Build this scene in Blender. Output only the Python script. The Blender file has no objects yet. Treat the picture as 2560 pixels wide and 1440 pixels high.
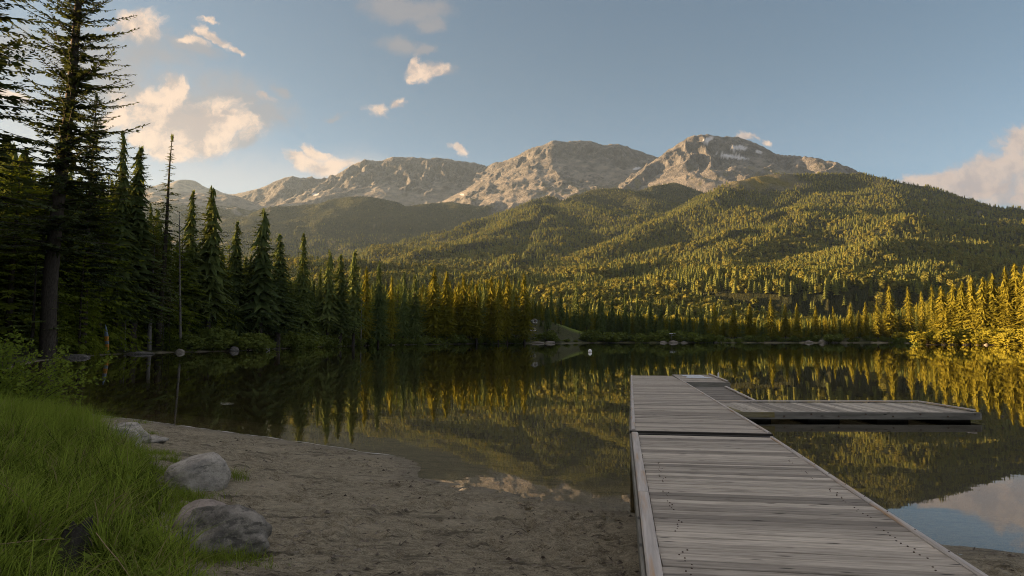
import bpy, math, random
import numpy as np
from mathutils import Vector, Matrix

# ------------------------------------------------------------------ camera, sky, sun, exposure
SC = bpy.context.scene
COL = SC.collection
FPX = 1700.0                      # focal length in pixels of a 2560 px wide picture
HORIZON = 847.0
TH = math.atan((HORIZON - 720.0) / FPX)
CT, ST = math.cos(TH), math.sin(TH)
HC = 2.4                          # camera height above the water
R = math.radians

cam = bpy.data.objects.new('camera', bpy.data.cameras.new('camera'))
COL.objects.link(cam)
cam.location = (0, 0, HC)
cam.rotation_euler = (math.pi / 2 + TH, 0, 0)
cam.data.sensor_width = 36
cam.data.lens = 36 * FPX / 2560
cam.data.clip_start = 0.1
cam.data.clip_end = 40000
SC.camera = cam

SUN_AZ, SUN_EL = -83.0, 6.5       # degrees from the view direction, degrees above the horizon
SKY_STRENGTH = 0.05
SUN_STRENGTH = 5.0
EXPOSURE = 2.4
SC.view_settings.view_transform = 'Standard'
SC.view_settings.look = 'None'
SC.view_settings.exposure = EXPOSURE
SC.view_settings.gamma = 1
SC.view_settings.use_curve_mapping = False
SC.render.engine = 'CYCLES'
SC.cycles.use_denoising = True
SC.cycles.denoising_prefilter = 'NONE'
SC.cycles.denoising_input_passes = 'RGB_ALBEDO_NORMAL'
SC.cycles.filter_width = 1.05
SC.cycles.max_bounces = 6
SC.cycles.diffuse_bounces = 2
SC.cycles.glossy_bounces = 3
SC.cycles.transparent_max_bounces = 8
SC.cycles.volume_bounces = 0
SC.cycles.sample_clamp_indirect = 4


def ray(px, py):
    dx, dy = (px - 1280) / FPX, (720 - py) / FPX
    return np.array([dx, CT - dy * ST, ST + dy * CT])


def at(px, py, Y):
    d = ray(px, py)
    return np.array([0, 0, HC]) + d * (Y / d[1])


def onz(px, py, z=0.0):
    d = ray(px, py)
    return np.array([0, 0, HC]) + d * ((z - HC) / d[2])


def uvw(px, py):
    d = ray(px, py)
    return d[0] / d[1], d[2] / d[1]


def N(nt, typ, **kw):
    n = nt.nodes.new(typ)
    for k, v in kw.items():
        if k.startswith('i_'):
            n.inputs[int(k[2:])].default_value = v
        else:
            setattr(n, k, v)
    return n


def L(nt, a, b):
    nt.links.new(a, b)


def mth(nt, op, a, b=None, c=None, clamp=False):
    n = nt.nodes.new('ShaderNodeMath')
    n.operation = op
    n.use_clamp = clamp
    for i, v in enumerate((a, b, c)):
        if v is None:
            continue
        if isinstance(v, (int, float)):
            n.inputs[i].default_value = v
        else:
            L(nt, v, n.inputs[i])
    return n.outputs[0]


def sstep(nt, v, a, b):
    n = nt.nodes.new('ShaderNodeMapRange')
    n.interpolation_type = 'SMOOTHSTEP'
    L(nt, v, n.inputs[0])
    n.inputs[1].default_value = a
    n.inputs[2].default_value = b
    return n.outputs[0]


def mixc(nt, fac, a, b, blend='MIX'):
    n = nt.nodes.new('ShaderNodeMix')
    n.data_type = 'RGBA'
    n.blend_type = blend
    n.clamp_factor = True
    for s, v in ((n.inputs[0], fac), (n.inputs[6], a), (n.inputs[7], b)):
        if isinstance(v, (int, float)):
            s.default_value = v
        elif isinstance(v, tuple):
            s.default_value = (v + (1,))[:4]
        else:
            L(nt, v, s)
    return n.outputs[2]


# ---- world: Nishita sky with clouds lit from the left
world = bpy.data.worlds.new('World')
SC.world = world
world.use_nodes = True
wt = world.node_tree
bgn = wt.nodes['Background']
sky = N(wt, 'ShaderNodeTexSky', sky_type='NISHITA', sun_disc=False)
sky.sun_elevation = R(SUN_EL)
sky.sun_rotation = R(SUN_AZ)
sky.air_density = 1.0
sky.dust_density = 0.6
sky.ozone_density = 2.0
tc = N(wt, 'ShaderNodeTexCoord')
sep = N(wt, 'ShaderNodeSeparateXYZ')
L(wt, tc.outputs['Generated'], sep.inputs[0])
ysafe = mth(wt, 'MAXIMUM', sep.outputs[1], 0.05)
U = mth(wt, 'DIVIDE', sep.outputs[0], ysafe)
V = mth(wt, 'DIVIDE', sep.outputs[2], ysafe)
uv = N(wt, 'ShaderNodeCombineXYZ')
L(wt, U, uv.inputs[0]); L(wt, V, uv.inputs[1])


def wnoise(vec, scale, detail, rough=0.55):
    n = N(wt, 'ShaderNodeTexNoise', noise_dimensions='2D')
    n.inputs['Scale'].default_value = scale
    n.inputs['Detail'].default_value = detail
    n.inputs['Roughness'].default_value = rough
    L(wt, vec, n.inputs['Vector'])
    return n


wn = wnoise(uv.outputs[0], 9.0, 5, 0.6)
wsub = N(wt, 'ShaderNodeVectorMath', operation='SUBTRACT')
L(wt, wn.outputs['Color'], wsub.inputs[0]); wsub.inputs[1].default_value = (.5, .5, .5)
wsc = N(wt, 'ShaderNodeVectorMath', operation='MULTIPLY')
L(wt, wsub.outputs[0], wsc.inputs[0]); wsc.inputs[1].default_value = (.085, .042, 0)
wadd = N(wt, 'ShaderNodeVectorMath', operation='ADD')
L(wt, uv.outputs[0], wadd.inputs[0]); L(wt, wsc.outputs[0], wadd.inputs[1])
wf = wnoise(wadd.outputs[0], 42.0, 5, 0.65)
wfs = N(wt, 'ShaderNodeVectorMath', operation='MULTIPLY_ADD')
L(wt, wf.outputs['Color'], wfs.inputs[0]); wfs.inputs[1].default_value = (.026, .016, 0)
wfo = N(wt, 'ShaderNodeVectorMath', operation='ADD')
L(wt, wadd.outputs[0], wfo.inputs[0]); wfo.inputs[1].default_value = (-.013, -.008, 0)
L(wt, wfo.outputs[0], wfs.inputs[2])
wuv = wfs.outputs[0]


def blobs(lst):
    out = None
    for (px, py, rx, ry, rot) in lst:
        c = uvw(px, py)
        m = N(wt, 'ShaderNodeMapping', vector_type='TEXTURE')
        m.inputs['Location'].default_value = (c[0], c[1], 0)
        m.inputs['Rotation'].default_value = (0, 0, R(rot))
        m.inputs['Scale'].default_value = (rx / FPX, ry / FPX, 1)
        L(wt, wuv, m.inputs['Vector'])
        ln = N(wt, 'ShaderNodeVectorMath', operation='LENGTH')
        L(wt, m.outputs[0], ln.inputs[0])
        v = mth(wt, 'SUBTRACT', 1.0, ln.outputs['Value'])
        out = v if out is None else mth(wt, 'MAXIMUM', out, v)
    return out


BRIGHT = [(400, 300, 190, 85, -12), (530, 300, 150, 62, -14), (330, 66, 110, 40, -4), (400, 270, 120, 60, -15), (500, 350, 120, 60, -10), (300, 300, 75, 42, 0), (345, 240, 45, 28, 0), (440, 225, 75, 45, -20), (480, 315, 95, 55, -15),
          (450, 380, 90, 40, 0), (520, 360, 60, 40, 0), (380, 355, 70, 30, 0), (650, 250, 34, 17, -15),
          (330, 52, 75, 32, 0), (545, 92, 62, 20, -28), (590, 120, 30, 12, -35), (540, 48, 34, 12, 8),
          (490, 106, 40, 14, -5), (250, 66, 30, 14, 0), (20, 240, 60, 25, 0),
          (1075, 178, 86, 34, 2), (1045, 160, 28, 32, 0), (1035, 195, 22, 22, 0),
          (944, 288, 36, 24, 0), (992, 270, 30, 18, 10), (740, 392, 30, 24, -20), (792, 384, 36, 24, -25),
          (820, 424, 75, 28, 12), (770, 415, 45, 25, 0), (1142, 373, 32, 18, -10),
          (2590, 405, 220, 85, 20), (2440, 432, 170, 58, 18), (2350, 446, 130, 34, 14), (2300, 455, 80, 20, 10), (2540, 360, 100, 50, 15), (2420, 470, 170, 30, 4),
          (2600, 470, 240, 60, 8), (1846, 347, 26, 11, 0), (1892, 353, 24, 10, 0)]
GRAY = [(620, 285, 200, 60, -8), (360, 130, 200, 60, -6), (420, 250, 260, 120, -10), (250, 150, 260, 110, -5), (620, 290, 150, 45, -8), (350, 95, 130, 42, -8), (330, 150, 120, 60, -5), (480, 120, 120, 35, -15), (300, 230, 130, 60, 0),
        (560, 255, 160, 36, -8), (690, 292, 70, 24, -5), (600, 350, 66, 22, 0), (640, 300, 90, 30, 0), (500, 260, 110, 60, -15),
        (1000, 20, 150, 42, 0), (1060, 50, 60, 30, 0), (990, 105, 85, 34, -10), (1060, 120, 40, 22, 0), (700, 235, 40, 18, -20),
        (845, 292, 34, 12, 0), (30, 120, 130, 90, 0), (2590, 500, 260, 38, 6), (2470, 470, 120, 30, 10), (1130, 185, 50, 26, 0)]
VEIL = [(560, 450, 620, 110, 0), (150, 330, 480, 300, 0), (420, 300, 360, 190, 0), (900, 430, 300, 60, 0)]
mv = blobs(VEIL)
mb = blobs(BRIGHT)
mg = blobs(GRAY)
n1 = wnoise(wuv, 20.0, 7, 0.66)
n1c = mth(wt, 'SUBTRACT', n1.outputs['Fac'], 0.5)
db = sstep(wt, mth(wt, 'ADD', mb, mth(wt, 'MULTIPLY', n1c, 1.35)), -0.05, 0.62)
n2 = wnoise(uv.outputs[0], 11.0, 5, 0.6)
n2c = mth(wt, 'SUBTRACT', n2.outputs['Fac'], 0.5)
dg = sstep(wt, mth(wt, 'ADD', mg, mth(wt, 'MULTIPLY', n2c, 1.6)), -0.05, 0.75)
# cloud relief: density compared with the density a little towards the sun
offv = N(wt, 'ShaderNodeVectorMath', operation='ADD')
L(wt, uv.outputs[0], offv.inputs[0]); offv.inputs[1].default_value = (-0.012, 0.010, 0)
n3 = wnoise(offv.outputs[0], 22.0, 6, 0.62)
rel = mth(wt, 'SUBTRACT', n1.outputs['Fac'], n3.outputs['Fac'])
shade = sstep(wt, mth(wt, 'ADD', mth(wt, 'MULTIPLY', rel, 2.4), mth(wt, 'MULTIPLY', n2c, 1.5)), -0.5, 0.34)
front = sstep(wt, sep.outputs[1], 0.1, 0.3)
K = 1.0 / SKY_STRENGTH
grad = sstep(wt, sep.outputs[2], -0.02, 0.40)
tint = mixc(wt, grad, (.92, .89, 1.03), (.76, .71, .69))
skyc = mixc(wt, 1.0, sky.outputs[0], tint, 'MULTIPLY')
litc = tuple(v * K for v in (0.180, 0.132, 0.098))
shc = tuple(v * K for v in (0.0924, 0.0755, 0.0693))
grc = tuple(v * K for v in (0.0631, 0.0593, 0.0616))
shade = mth(wt, 'MULTIPLY', shade, mth(wt, 'SUBTRACT', 1.0, mth(wt, 'MULTIPLY', sstep(wt, U, .5, .65), .58)))
cb = mixc(wt, shade, shc, litc)
veil = mth(wt, 'MULTIPLY', mth(wt, 'MULTIPLY', sstep(wt, mth(wt, 'ADD', mv, mth(wt, 'MULTIPLY', n2c, .5)), -.05, .9), .62), front)
skyc = mixc(wt, veil, skyc, mixc(wt, sstep(wt, V, .10, .42), tuple(v * K for v in (0.1424, 0.1371, 0.1324)), tuple(v * K for v in (0.0732, 0.0724, 0.0770))))
c1 = mixc(wt, mth(wt, 'MULTIPLY', mth(wt, 'MULTIPLY', dg, 0.72), front), skyc, grc)
c2 = mixc(wt, mth(wt, 'MULTIPLY', mth(wt, 'MULTIPLY', db, 0.93), front), c1, cb)
# unseen cloud added outside the frame to brighten the shaded foreground
vz = mth(wt, 'ADD', mth(wt, 'MAXIMUM', sep.outputs[2], 0.0), 0.22)
cu = N(wt, 'ShaderNodeCombineXYZ')
L(wt, mth(wt, 'DIVIDE', sep.outputs[0], vz), cu.inputs[0]); L(wt, mth(wt, 'DIVIDE', sep.outputs[1], vz), cu.inputs[1])
n4 = wnoise(cu.outputs[0], 1.1, 6, 0.6)
inframe = mth(wt, 'MULTIPLY', mth(wt, 'MULTIPLY', sstep(wt, U, -1.05, -.80), sstep(wt, U, 1.05, .80)), mth(wt, 'MULTIPLY', sstep(wt, V, .80, .58), front))
d4 = mth(wt, 'MULTIPLY', sstep(wt, n4.outputs['Fac'], .36, .60), mth(wt, 'SUBTRACT', 1.0, inframe))
c3 = mixc(wt, mth(wt, 'MULTIPLY', d4, .85), c2, mixc(wt, sstep(wt, n4.outputs['Fac'], .50, .75), tuple(v * K for v in (0.1424, 0.1232, 0.1155)), tuple(v * K for v in (0.0809, 0.0755, 0.0770))))
L(wt, c3, bgn.inputs[0])
bgn.inputs[1].default_value = SKY_STRENGTH

sd_ = Vector((math.sin(R(SUN_AZ)) * math.cos(R(SUN_EL)), math.cos(R(SUN_AZ)) * math.cos(R(SUN_EL)), math.sin(R(SUN_EL))))
sun = bpy.data.objects.new('sun', bpy.data.lights.new('sun', 'SUN'))
COL.objects.link(sun)
sun.data.energy = SUN_STRENGTH
sun.data.angle = R(0.5)
sun.data.color = (1.0, 0.61, 0.29)
sun.rotation_euler = sd_.to_track_quat('Z', 'Y').to_euler()
sun.location = (-50, 0, 60)

# ------------------------------------------------------------------ helpers
rng = np.random.default_rng(7)
random.seed(7)


def mesh(name, v, f, smooth=False, mat=None):
    """v: (n,3); f: (m,3|4) array or list of polygons"""
    me = bpy.data.meshes.new(name)
    if isinstance(f, np.ndarray):
        v = np.asarray(v, dtype=np.float32)
        k = f.shape[1]
        me.vertices.add(len(v)); me.vertices.foreach_set('co', v.ravel())
        me.loops.add(f.size); me.loops.foreach_set('vertex_index', f.astype(np.int32).ravel())
        me.polygons.add(len(f)); me.polygons.foreach_set('loop_start', np.arange(0, f.size, k, dtype=np.int32))
        me.update(calc_edges=True)
    else:
        me.from_pydata([tuple(map(float, p)) for p in v], [], [tuple(map(int, p)) for p in f])
        me.update()
    if smooth:
        me.polygons.foreach_set('use_smooth', np.ones(len(me.polygons), dtype=bool))
    if mat:
        me.materials.append(mat)
    return me


def attr(me, name, data):
    a = me.attributes.new(name, 'FLOAT', 'POINT')
    a.data.foreach_set('value', np.asarray(data, dtype=np.float32))


def ob(name, me, parent=None, loc=None, rot=None, **props):
    o = bpy.data.objects.new(name, me)
    COL.objects.link(o)
    if parent is not None:
        o.parent = parent
    if loc is not None:
        o.location = tuple(map(float, loc))
    if rot is not None:
        o.rotation_euler = rot
    for k, v in props.items():
        o[k] = v
    return o


def dup(root, loc, rotz=0.0, scale=(1, 1, 1), tilt=(0, 0), **props):
    r = root.copy(); COL.objects.link(r)
    r.location = tuple(map(float, loc)); r.rotation_euler = (tilt[0], tilt[1], rotz); r.scale = scale
    for k, v in props.items():
        r[k] = v
    for ch in KIDS.get(root.name, ()):
        c = ch.copy(); COL.objects.link(c); c.parent = r
    return r


KIDS = {}


def smooth5(t):
    return t * t * t * (t * (t * 6 - 15) + 10)


def _hash(ix, iy, seed):
    h = (ix.astype(np.int64) * 374761393 + iy.astype(np.int64) * 668265263 + seed * 144665) & 0x7fffffff
    h = ((h ^ (h >> 13)) * 1274126177) & 0x7fffffff
    return (h ^ (h >> 16)) & 0x7fffffff


def pnoise(x, y, seed=0):
    x = np.asarray(x, dtype=np.float64); y = np.asarray(y, dtype=np.float64)
    x0, y0 = np.floor(x), np.floor(y)
    fx, fy = x - x0, y - y0
    u, v = smooth5(fx), smooth5(fy)

    def g(ox, oy):
        a = _hash(x0 + ox, y0 + oy, seed) * (2 * math.pi / 0x7fffffff)
        return np.cos(a) * (fx - ox) + np.sin(a) * (fy - oy)
    a = g(0, 0) * (1 - u) + g(1, 0) * u
    b = g(0, 1) * (1 - u) + g(1, 1) * u
    return (a * (1 - v) + b * v) * 1.4


def fbm(x, y, oct=4, seed=0, gain=0.5):
    s, a, t = 0, 1.0, 0
    for i in range(oct):
        s = s + a * pnoise(x * 2 ** i, y * 2 ** i, seed + i * 17); t += a; a *= gain
    return s / t


def ridged(x, y, oct=4, seed=0, gain=0.55):
    s, a, t = 0, 1.0, 0
    for i in range(oct):
        s = s + a * (1 - np.abs(pnoise(x * 2 ** i, y * 2 ** i, seed + i * 31))*1.6); t += a; a *= gain
    return s / t


# ------------------------------------------------------------------ materials
def new_mat(name):
    m = bpy.data.materials.new(name)
    m.use_nodes = True
    nt = m.node_tree
    nt.nodes.clear()
    out = nt.nodes.new('ShaderNodeOutputMaterial')
    return m, nt, out


def bsdf(nt, out, color, rough=0.8, spec=0.3, normal=None):
    p = nt.nodes.new('ShaderNodeBsdfPrincipled')
    if isinstance(color, tuple):
        p.inputs['Base Color'].default_value = (color + (1,))[:4]
    else:
        L(nt, color, p.inputs['Base Color'])
    if isinstance(rough, (int, float)):
        p.inputs['Roughness'].default_value = rough
    else:
        L(nt, rough, p.inputs['Roughness'])
    p.inputs['Specular IOR Level'].default_value = spec
    if normal is not None:
        L(nt, normal, p.inputs['Normal'])
    L(nt, p.outputs[0], out.inputs[0])
    return p


def noise(nt, vec, scale, detail=3, rough=0.55, dims='3D'):
    n = nt.nodes.new('ShaderNodeTexNoise')
    n.noise_dimensions = dims
    n.inputs['Scale'].default_value = scale
    n.inputs['Detail'].default_value = detail
    n.inputs['Roughness'].default_value = rough
    if vec is not None:
        L(nt, vec, n.inputs['Vector'])
    return n.outputs['Fac']


def bump(nt, h, strength, dist):
    b = nt.nodes.new('ShaderNodeBump')
    b.inputs['Strength'].default_value = strength
    b.inputs['Distance'].default_value = dist
    L(nt, h, b.inputs['Height'])
    return b.outputs[0]


def geo_pos(nt):
    return nt.nodes.new('ShaderNodeNewGeometry').outputs['Position']


def attr_node(nt, name):
    a = nt.nodes.new('ShaderNodeAttribute')
    a.attribute_name = name
    return a.outputs['Fac']


def obj_rand(nt):
    return nt.nodes.new('ShaderNodeObjectInfo').outputs['Random']


def mapping(nt, vec, scale=(1, 1, 1), loc=(0, 0, 0)):
    m = nt.nodes.new('ShaderNodeMapping')
    m.inputs['Scale'].default_value = scale
    m.inputs['Location'].default_value = loc
    L(nt, vec, m.inputs['Vector'])
    return m.outputs[0]


def foliage_mat(name, dark, light, scale=1.2, trans=0.28):
    m, nt, out = new_mat(name)
    r = obj_rand(nt)
    n = noise(nt, nt.nodes.new('ShaderNodeTexCoord').outputs['Object'], scale, 3)
    f = mth(nt, 'ADD', mth(nt, 'MULTIPLY', r, 0.55), mth(nt, 'MULTIPLY', sstep(nt, n, 0.3, 0.7), 0.5), clamp=True)
    c = mixc(nt, f, dark, light)
    d = nt.nodes.new('ShaderNodeBsdfDiffuse'); L(nt, c, d.inputs[0])
    t = nt.nodes.new('ShaderNodeBsdfTranslucent')
    L(nt, mixc(nt, 1.0, c, (1.25, 1.2, 0.6), 'MULTIPLY'), t.inputs[0])
    mx = nt.nodes.new('ShaderNodeMixShader'); mx.inputs[0].default_value = trans
    L(nt, d.outputs[0], mx.inputs[1]); L(nt, t.outputs[0], mx.inputs[2])
    L(nt, mx.outputs[0], out.inputs[0])
    return m


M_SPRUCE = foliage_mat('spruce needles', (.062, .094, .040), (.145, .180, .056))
M_SUN_GOLD = foliage_mat('fir needles', (.125, .128, .018), (.228, .212, .030))  # low sun's gold put into the needle colour, for the sunlit trees
M_BRIGHT = foliage_mat('young fir needles', (.08, .12, .018), (.15, .20, .03))
M_HEMLOCK = foliage_mat('hemlock needles', (.085, .120, .020), (.19, .235, .034), 1.2, .42)
M_DARKSPRUCE = foliage_mat('dark spruce needles', (.036, .056, .028), (.085, .108, .044), 1.2, .25)
M_RUSSET = foliage_mat('russet needles', (.085, .070, .030), (.11, .12, .03))
M_HILL = foliage_mat('hillside needles', (.062, .084, .026), (.185, .196, .046), 0.5, .2)
M_FARSHADE = foliage_mat('far shaded needles', (.030, .042, .026), (.085, .095, .042), 0.5, .15)  # darker conifers, with the shade of the far hills put into their colour
M_LEAFY = foliage_mat('leafy crown', (.10, .112, .030), (.22, .208, .048), 0.5, .25)
M_SHRUB = foliage_mat('shrub leaves', (.07, .095, .026), (.135, .165, .042))
M_BUSH = foliage_mat('willow leaves', (.10, .15, .026), (.24, .31, .065), 2.5, .4)


def bark_mat(name, a, b):
    m, nt, out = new_mat(name)
    p = mapping(nt, nt.nodes.new('ShaderNodeTexCoord').outputs['Object'], (6, 6, 1.2))
    n = noise(nt, p, 2.5, 5, .65)
    bsdf(nt, out, mixc(nt, sstep(nt, n, .3, .7), a, b), .9, .1, bump(nt, n, .8, .05))
    return m


M_BARK = bark_mat('bark', (.028, .024, .020), (.075, .066, .055))
M_DEAD = bark_mat('dead bark', (.09, .085, .08), (.20, .19, .18))


def rock_detail(nt, pos):
    a = noise(nt, pos, .02, 8, .68)
    return a


# terrain material: colour from attributes painted by altitude, slope and place
def terrain_mat():
    m, nt, out = new_mat('mountain ground')
    pos = geo_pos(nt)
    n1_ = noise(nt, pos, .012, 8, .66)
    n2_ = noise(nt, mapping(nt, pos, (1, 1, .35)), .05, 6, .7)
    rock = mixc(nt, sstep(nt, n1_, .35, .68), (.062, .065, .070), (.172, .172, .170))
    rock = mixc(nt, mth(nt, 'MULTIPLY', sstep(nt, n2_, .48, .66), .75), rock, (.048, .047, .046))
    scree = mixc(nt, sstep(nt, n1_, .3, .7), (.182, .175, .162), (.27, .257, .235))
    c = mixc(nt, attr_node(nt, 'scree'), rock, scree)
    grass = mixc(nt, n2_, (.10, .095, .03), (.17, .15, .05))
    c = mixc(nt, attr_node(nt, 'grass'), c, grass)
    forest = mixc(nt, sstep(nt, n2_, .35, .7), (.024, .032, .016), (.060, .062, .026))
    c = mixc(nt, attr_node(nt, 'forest'), c, forest)
    c = mixc(nt, attr_node(nt, 'snow'), c, (.62, .64, .68))
    bsdf(nt, out, c, .95, .05, bump(nt, n2_, 1.0, 22.0))
    return m


M_TERRAIN = terrain_mat()


def ground_mat():
    m, nt, out = new_mat('shore ground')
    pos = geo_pos(nt)
    sdv = attr_node(nt, 'sd')
    nf = noise(nt, pos, 55, 5, .7)
    nm = noise(nt, mapping(nt, pos, (1, 2.2, 1)), 7, 5, .65)
    nl = noise(nt, pos, .9, 4, .6)
    sand = mixc(nt, sstep(nt, nm, .3, .72), (.17, .148, .098), (.38, .335, .235))
    sand = mixc(nt, mth(nt, 'MULTIPLY', sstep(nt, nf, .53, .66), .75), sand, (.46, .42, .34))
    sand = mixc(nt, mth(nt, 'MULTIPLY', sstep(nt, nf, .47, .34), .85), sand, (.040, .034, .024))
    sand = mixc(nt, mth(nt, 'MULTIPLY', sstep(nt, nl, .55, .75), .35), sand, (.10, .085, .065))
    wr_ = noise(nt, mapping(nt, pos, (.9, 3.6, 1)), 1.0, 5, .7)
    sand = mixc(nt, mth(nt, 'MULTIPLY', sstep(nt, wr_, .53, .66), .78), sand, (.050, .042, .028))
    sand = mixc(nt, mth(nt, 'MULTIPLY', sstep(nt, nl, .52, .34), .45), sand, (.40, .355, .26))
    soil = mixc(nt, sstep(nt, nl, .35, .7), (.030, .034, .014), (.075, .080, .026))
    meadow = mixc(nt, nm, (.10, .135, .018), (.16, .205, .028))
    c = mixc(nt, attr_node(nt, 'veg'), sand, soil)
    c = mixc(nt, attr_node(nt, 'meadow'), c, meadow)
    wet = sstep(nt, mth(nt, 'ADD', sdv, mth(nt, 'MULTIPLY', mth(nt, 'SUBTRACT', nl, .5), .9)), .75, .0)
    c = mixc(nt, mth(nt, 'MULTIPLY', wet, .35), c, (.06, .05, .036))
    mud = mixc(nt, nl, (.050, .046, .024), (.090, .078, .042))
    c = mixc(nt, sstep(nt, sdv, -.9, -5.5), c, mud)
    ro = mth(nt, 'SUBTRACT', .92, mth(nt, 'MULTIPLY', wet, .25))
    h = mth(nt, 'ADD', nm, mth(nt, 'MULTIPLY', nf, .35))
    bsdf(nt, out, c, ro, .25, bump(nt, h, 1.0, .06))
    return m


M_GROUND = ground_mat()


def water_mat():
    m, nt, out = new_mat('lake water')
    pos = geo_pos(nt)
    nA = noise(nt, mapping(nt, pos, (1, 1.6, 1)), .8, 2, .5)
    nB = noise(nt, mapping(nt, pos, (1, 1.3, 1)), .12, 2, .5)
    h = mth(nt, 'ADD', mth(nt, 'MULTIPLY', nA, .35), nB)
    # small rings where something broke the surface
    c = onz(566, 1009)
    dv = N(nt, 'ShaderNodeVectorMath', operation='DISTANCE')
    L(nt, pos, dv.inputs[0]); dv.inputs[1].default_value = (float(c[0]), float(c[1]), 0)
    dd = dv.outputs['Value']
    wv = mth(nt, 'SINE', mth(nt, 'ADD', mth(nt, 'MULTIPLY', dd, 34.0), mth(nt, 'MULTIPLY', noise(nt, pos, 3.0), 9.0)))
    env = sstep(nt, dd, .62, .15)
    nrm0 = bump(nt, h, .16, .02)
    b2 = nt.nodes.new('ShaderNodeBump')
    b2.inputs['Strength'].default_value = .5; b2.inputs['Distance'].default_value = .006
    L(nt, mth(nt, 'MULTIPLY', wv, env), b2.inputs['Height']); L(nt, nrm0, b2.inputs['Normal'])
    nrm = b2.outputs[0]
    gl = nt.nodes.new('ShaderNodeBsdfGlossy')
    gl.inputs['Roughness'].default_value = .012
    gl.inputs[0].default_value = (1, 1, 1, 1)
    L(nt, nrm, gl.inputs['Normal'])
    tr = nt.nodes.new('ShaderNodeBsdfTransparent')
    tr.inputs[0].default_value = (.80, .76, .60, 1)
    fr = nt.nodes.new('ShaderNodeFresnel'); fr.inputs[0].default_value = 1.42
    L(nt, nrm, fr.inputs['Normal'])
    mx = nt.nodes.new('ShaderNodeMixShader')
    L(nt, fr.outputs[0], mx.inputs[0]); L(nt, tr.outputs[0], mx.inputs[1]); L(nt, gl.outputs[0], mx.inputs[2])
    L(nt, mx.outputs[0], out.inputs[0])
    return m


M_WATER = water_mat()


def wood_mat(name, a, b, dark, grain=(2.2, 26, 26), moss=None):
    """grain runs along local X"""
    m, nt, out = new_mat(name)
    tco = nt.nodes.new('ShaderNodeTexCoord').outputs['Object']
    r = obj_rand(nt)
    off = nt.nodes.new('ShaderNodeCombineXYZ')
    L(nt, mth(nt, 'MULTIPLY', r, 37.0), off.inputs[0]); L(nt, mth(nt, 'MULTIPLY', r, 91.0), off.inputs[1])
    ad = nt.nodes.new('ShaderNodeVectorMath'); L(nt, tco, ad.inputs[0]); L(nt, off.outputs[0], ad.inputs[1])
    p = ad.outputs[0]
    g = noise(nt, mapping(nt, p, grain), 1.0, 6, .68)
    pt = noise(nt, mapping(nt, p, (1.4, 5, 5)), 1.0, 3, .6)
    c = mixc(nt, sstep(nt, g, .28, .68), a, b)
    c = mixc(nt, mth(nt, 'MULTIPLY', sstep(nt, pt, .54, .76), .36), c, dark)
    vor = nt.nodes.new('ShaderNodeTexVoronoi'); vor.inputs['Scale'].default_value = 1.0
    L(nt, mapping(nt, p, (2.1, 7.5, 7.5)), vor.inputs['Vector'])
    knot = sstep(nt, vor.outputs['Distance'], .17, .05)
    c = mixc(nt, mth(nt, 'MULTIPLY', knot, .8), c, tuple(v * .35 for v in dark))
    tone = mth(nt, 'ADD', .55, mth(nt, 'MULTIPLY', r, .74))
    cv = nt.nodes.new('ShaderNodeCombineXYZ')
    for i in range(3):
        L(nt, tone, cv.inputs[i])
    c = mixc(nt, 1.0, c, cv.outputs[0], 'MULTIPLY')
    if moss is not None:
        mz = noise(nt, p, 1.6, 4, .6)
        c = mixc(nt, sstep(nt, mz, .40, .60), c, moss)
    bsdf(nt, out, c, .78, .22, bump(nt, g, .6, .004))
    return m


M_PLANK = wood_mat('weathered planks', (.30, .268, .225), (.54, .49, .42), (.105, .098, .085))
M_PLANK2 = wood_mat('grey float planks', (.29, .265, .225), (.52, .475, .405), (.15, .14, .12))
M_PLANK3 = wood_mat('dark wet planks', (.17, .155, .132), (.30, .275, .24), (.09, .082, .07))
M_MOSS = wood_mat('mossy planks', (.17, .15, .09), (.30, .27, .17), (.09, .08, .03), moss=(.19, .155, .035))
M_FASCIA = wood_mat('fascia timber', (.16, .155, .135), (.30, .29, .255), (.08, .08, .07), grain=(1.2, 14, 14))
M_BEAM = wood_mat('dark beam', (.020, .019, .017), (.045, .042, .036), (.015, .014, .012))


def curb_mat():
    m, nt, out = new_mat('worn curb timber')
    tco = nt.nodes.new('ShaderNodeTexCoord').outputs['Object']
    g = noise(nt, mapping(nt, tco, (.7, 16, 16)), 1.0, 5, .6)
    s = noise(nt, mapping(nt, tco, (.55, 9, 9), (3, 1, 0)), 1.0, 4, .6)
    c = mixc(nt, sstep(nt, g, .3, .7), (.40, .37, .345), (.60, .56, .52))
    c = mixc(nt, mth(nt, 'MULTIPLY', sstep(nt, s, .50, .70), .8), c, (.50, .29, .12))
    bsdf(nt, out, c, .6, .3, bump(nt, g, .3, .003))
    return m


M_CURB = curb_mat()


def simple(name, c, rough=.7, spec=.3, n_scale=None, c2=None):
    m, nt, out = new_mat(name)
    if n_scale:
        n = noise(nt, nt.nodes.new('ShaderNodeTexCoord').outputs['Object'], n_scale, 4, .6)
        bsdf(nt, out, mixc(nt, sstep(nt, n, .35, .65), c, c2), rough, spec, bump(nt, n, .3, .01))
    else:
        bsdf(nt, out, c, rough, spec)
    return m


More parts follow.
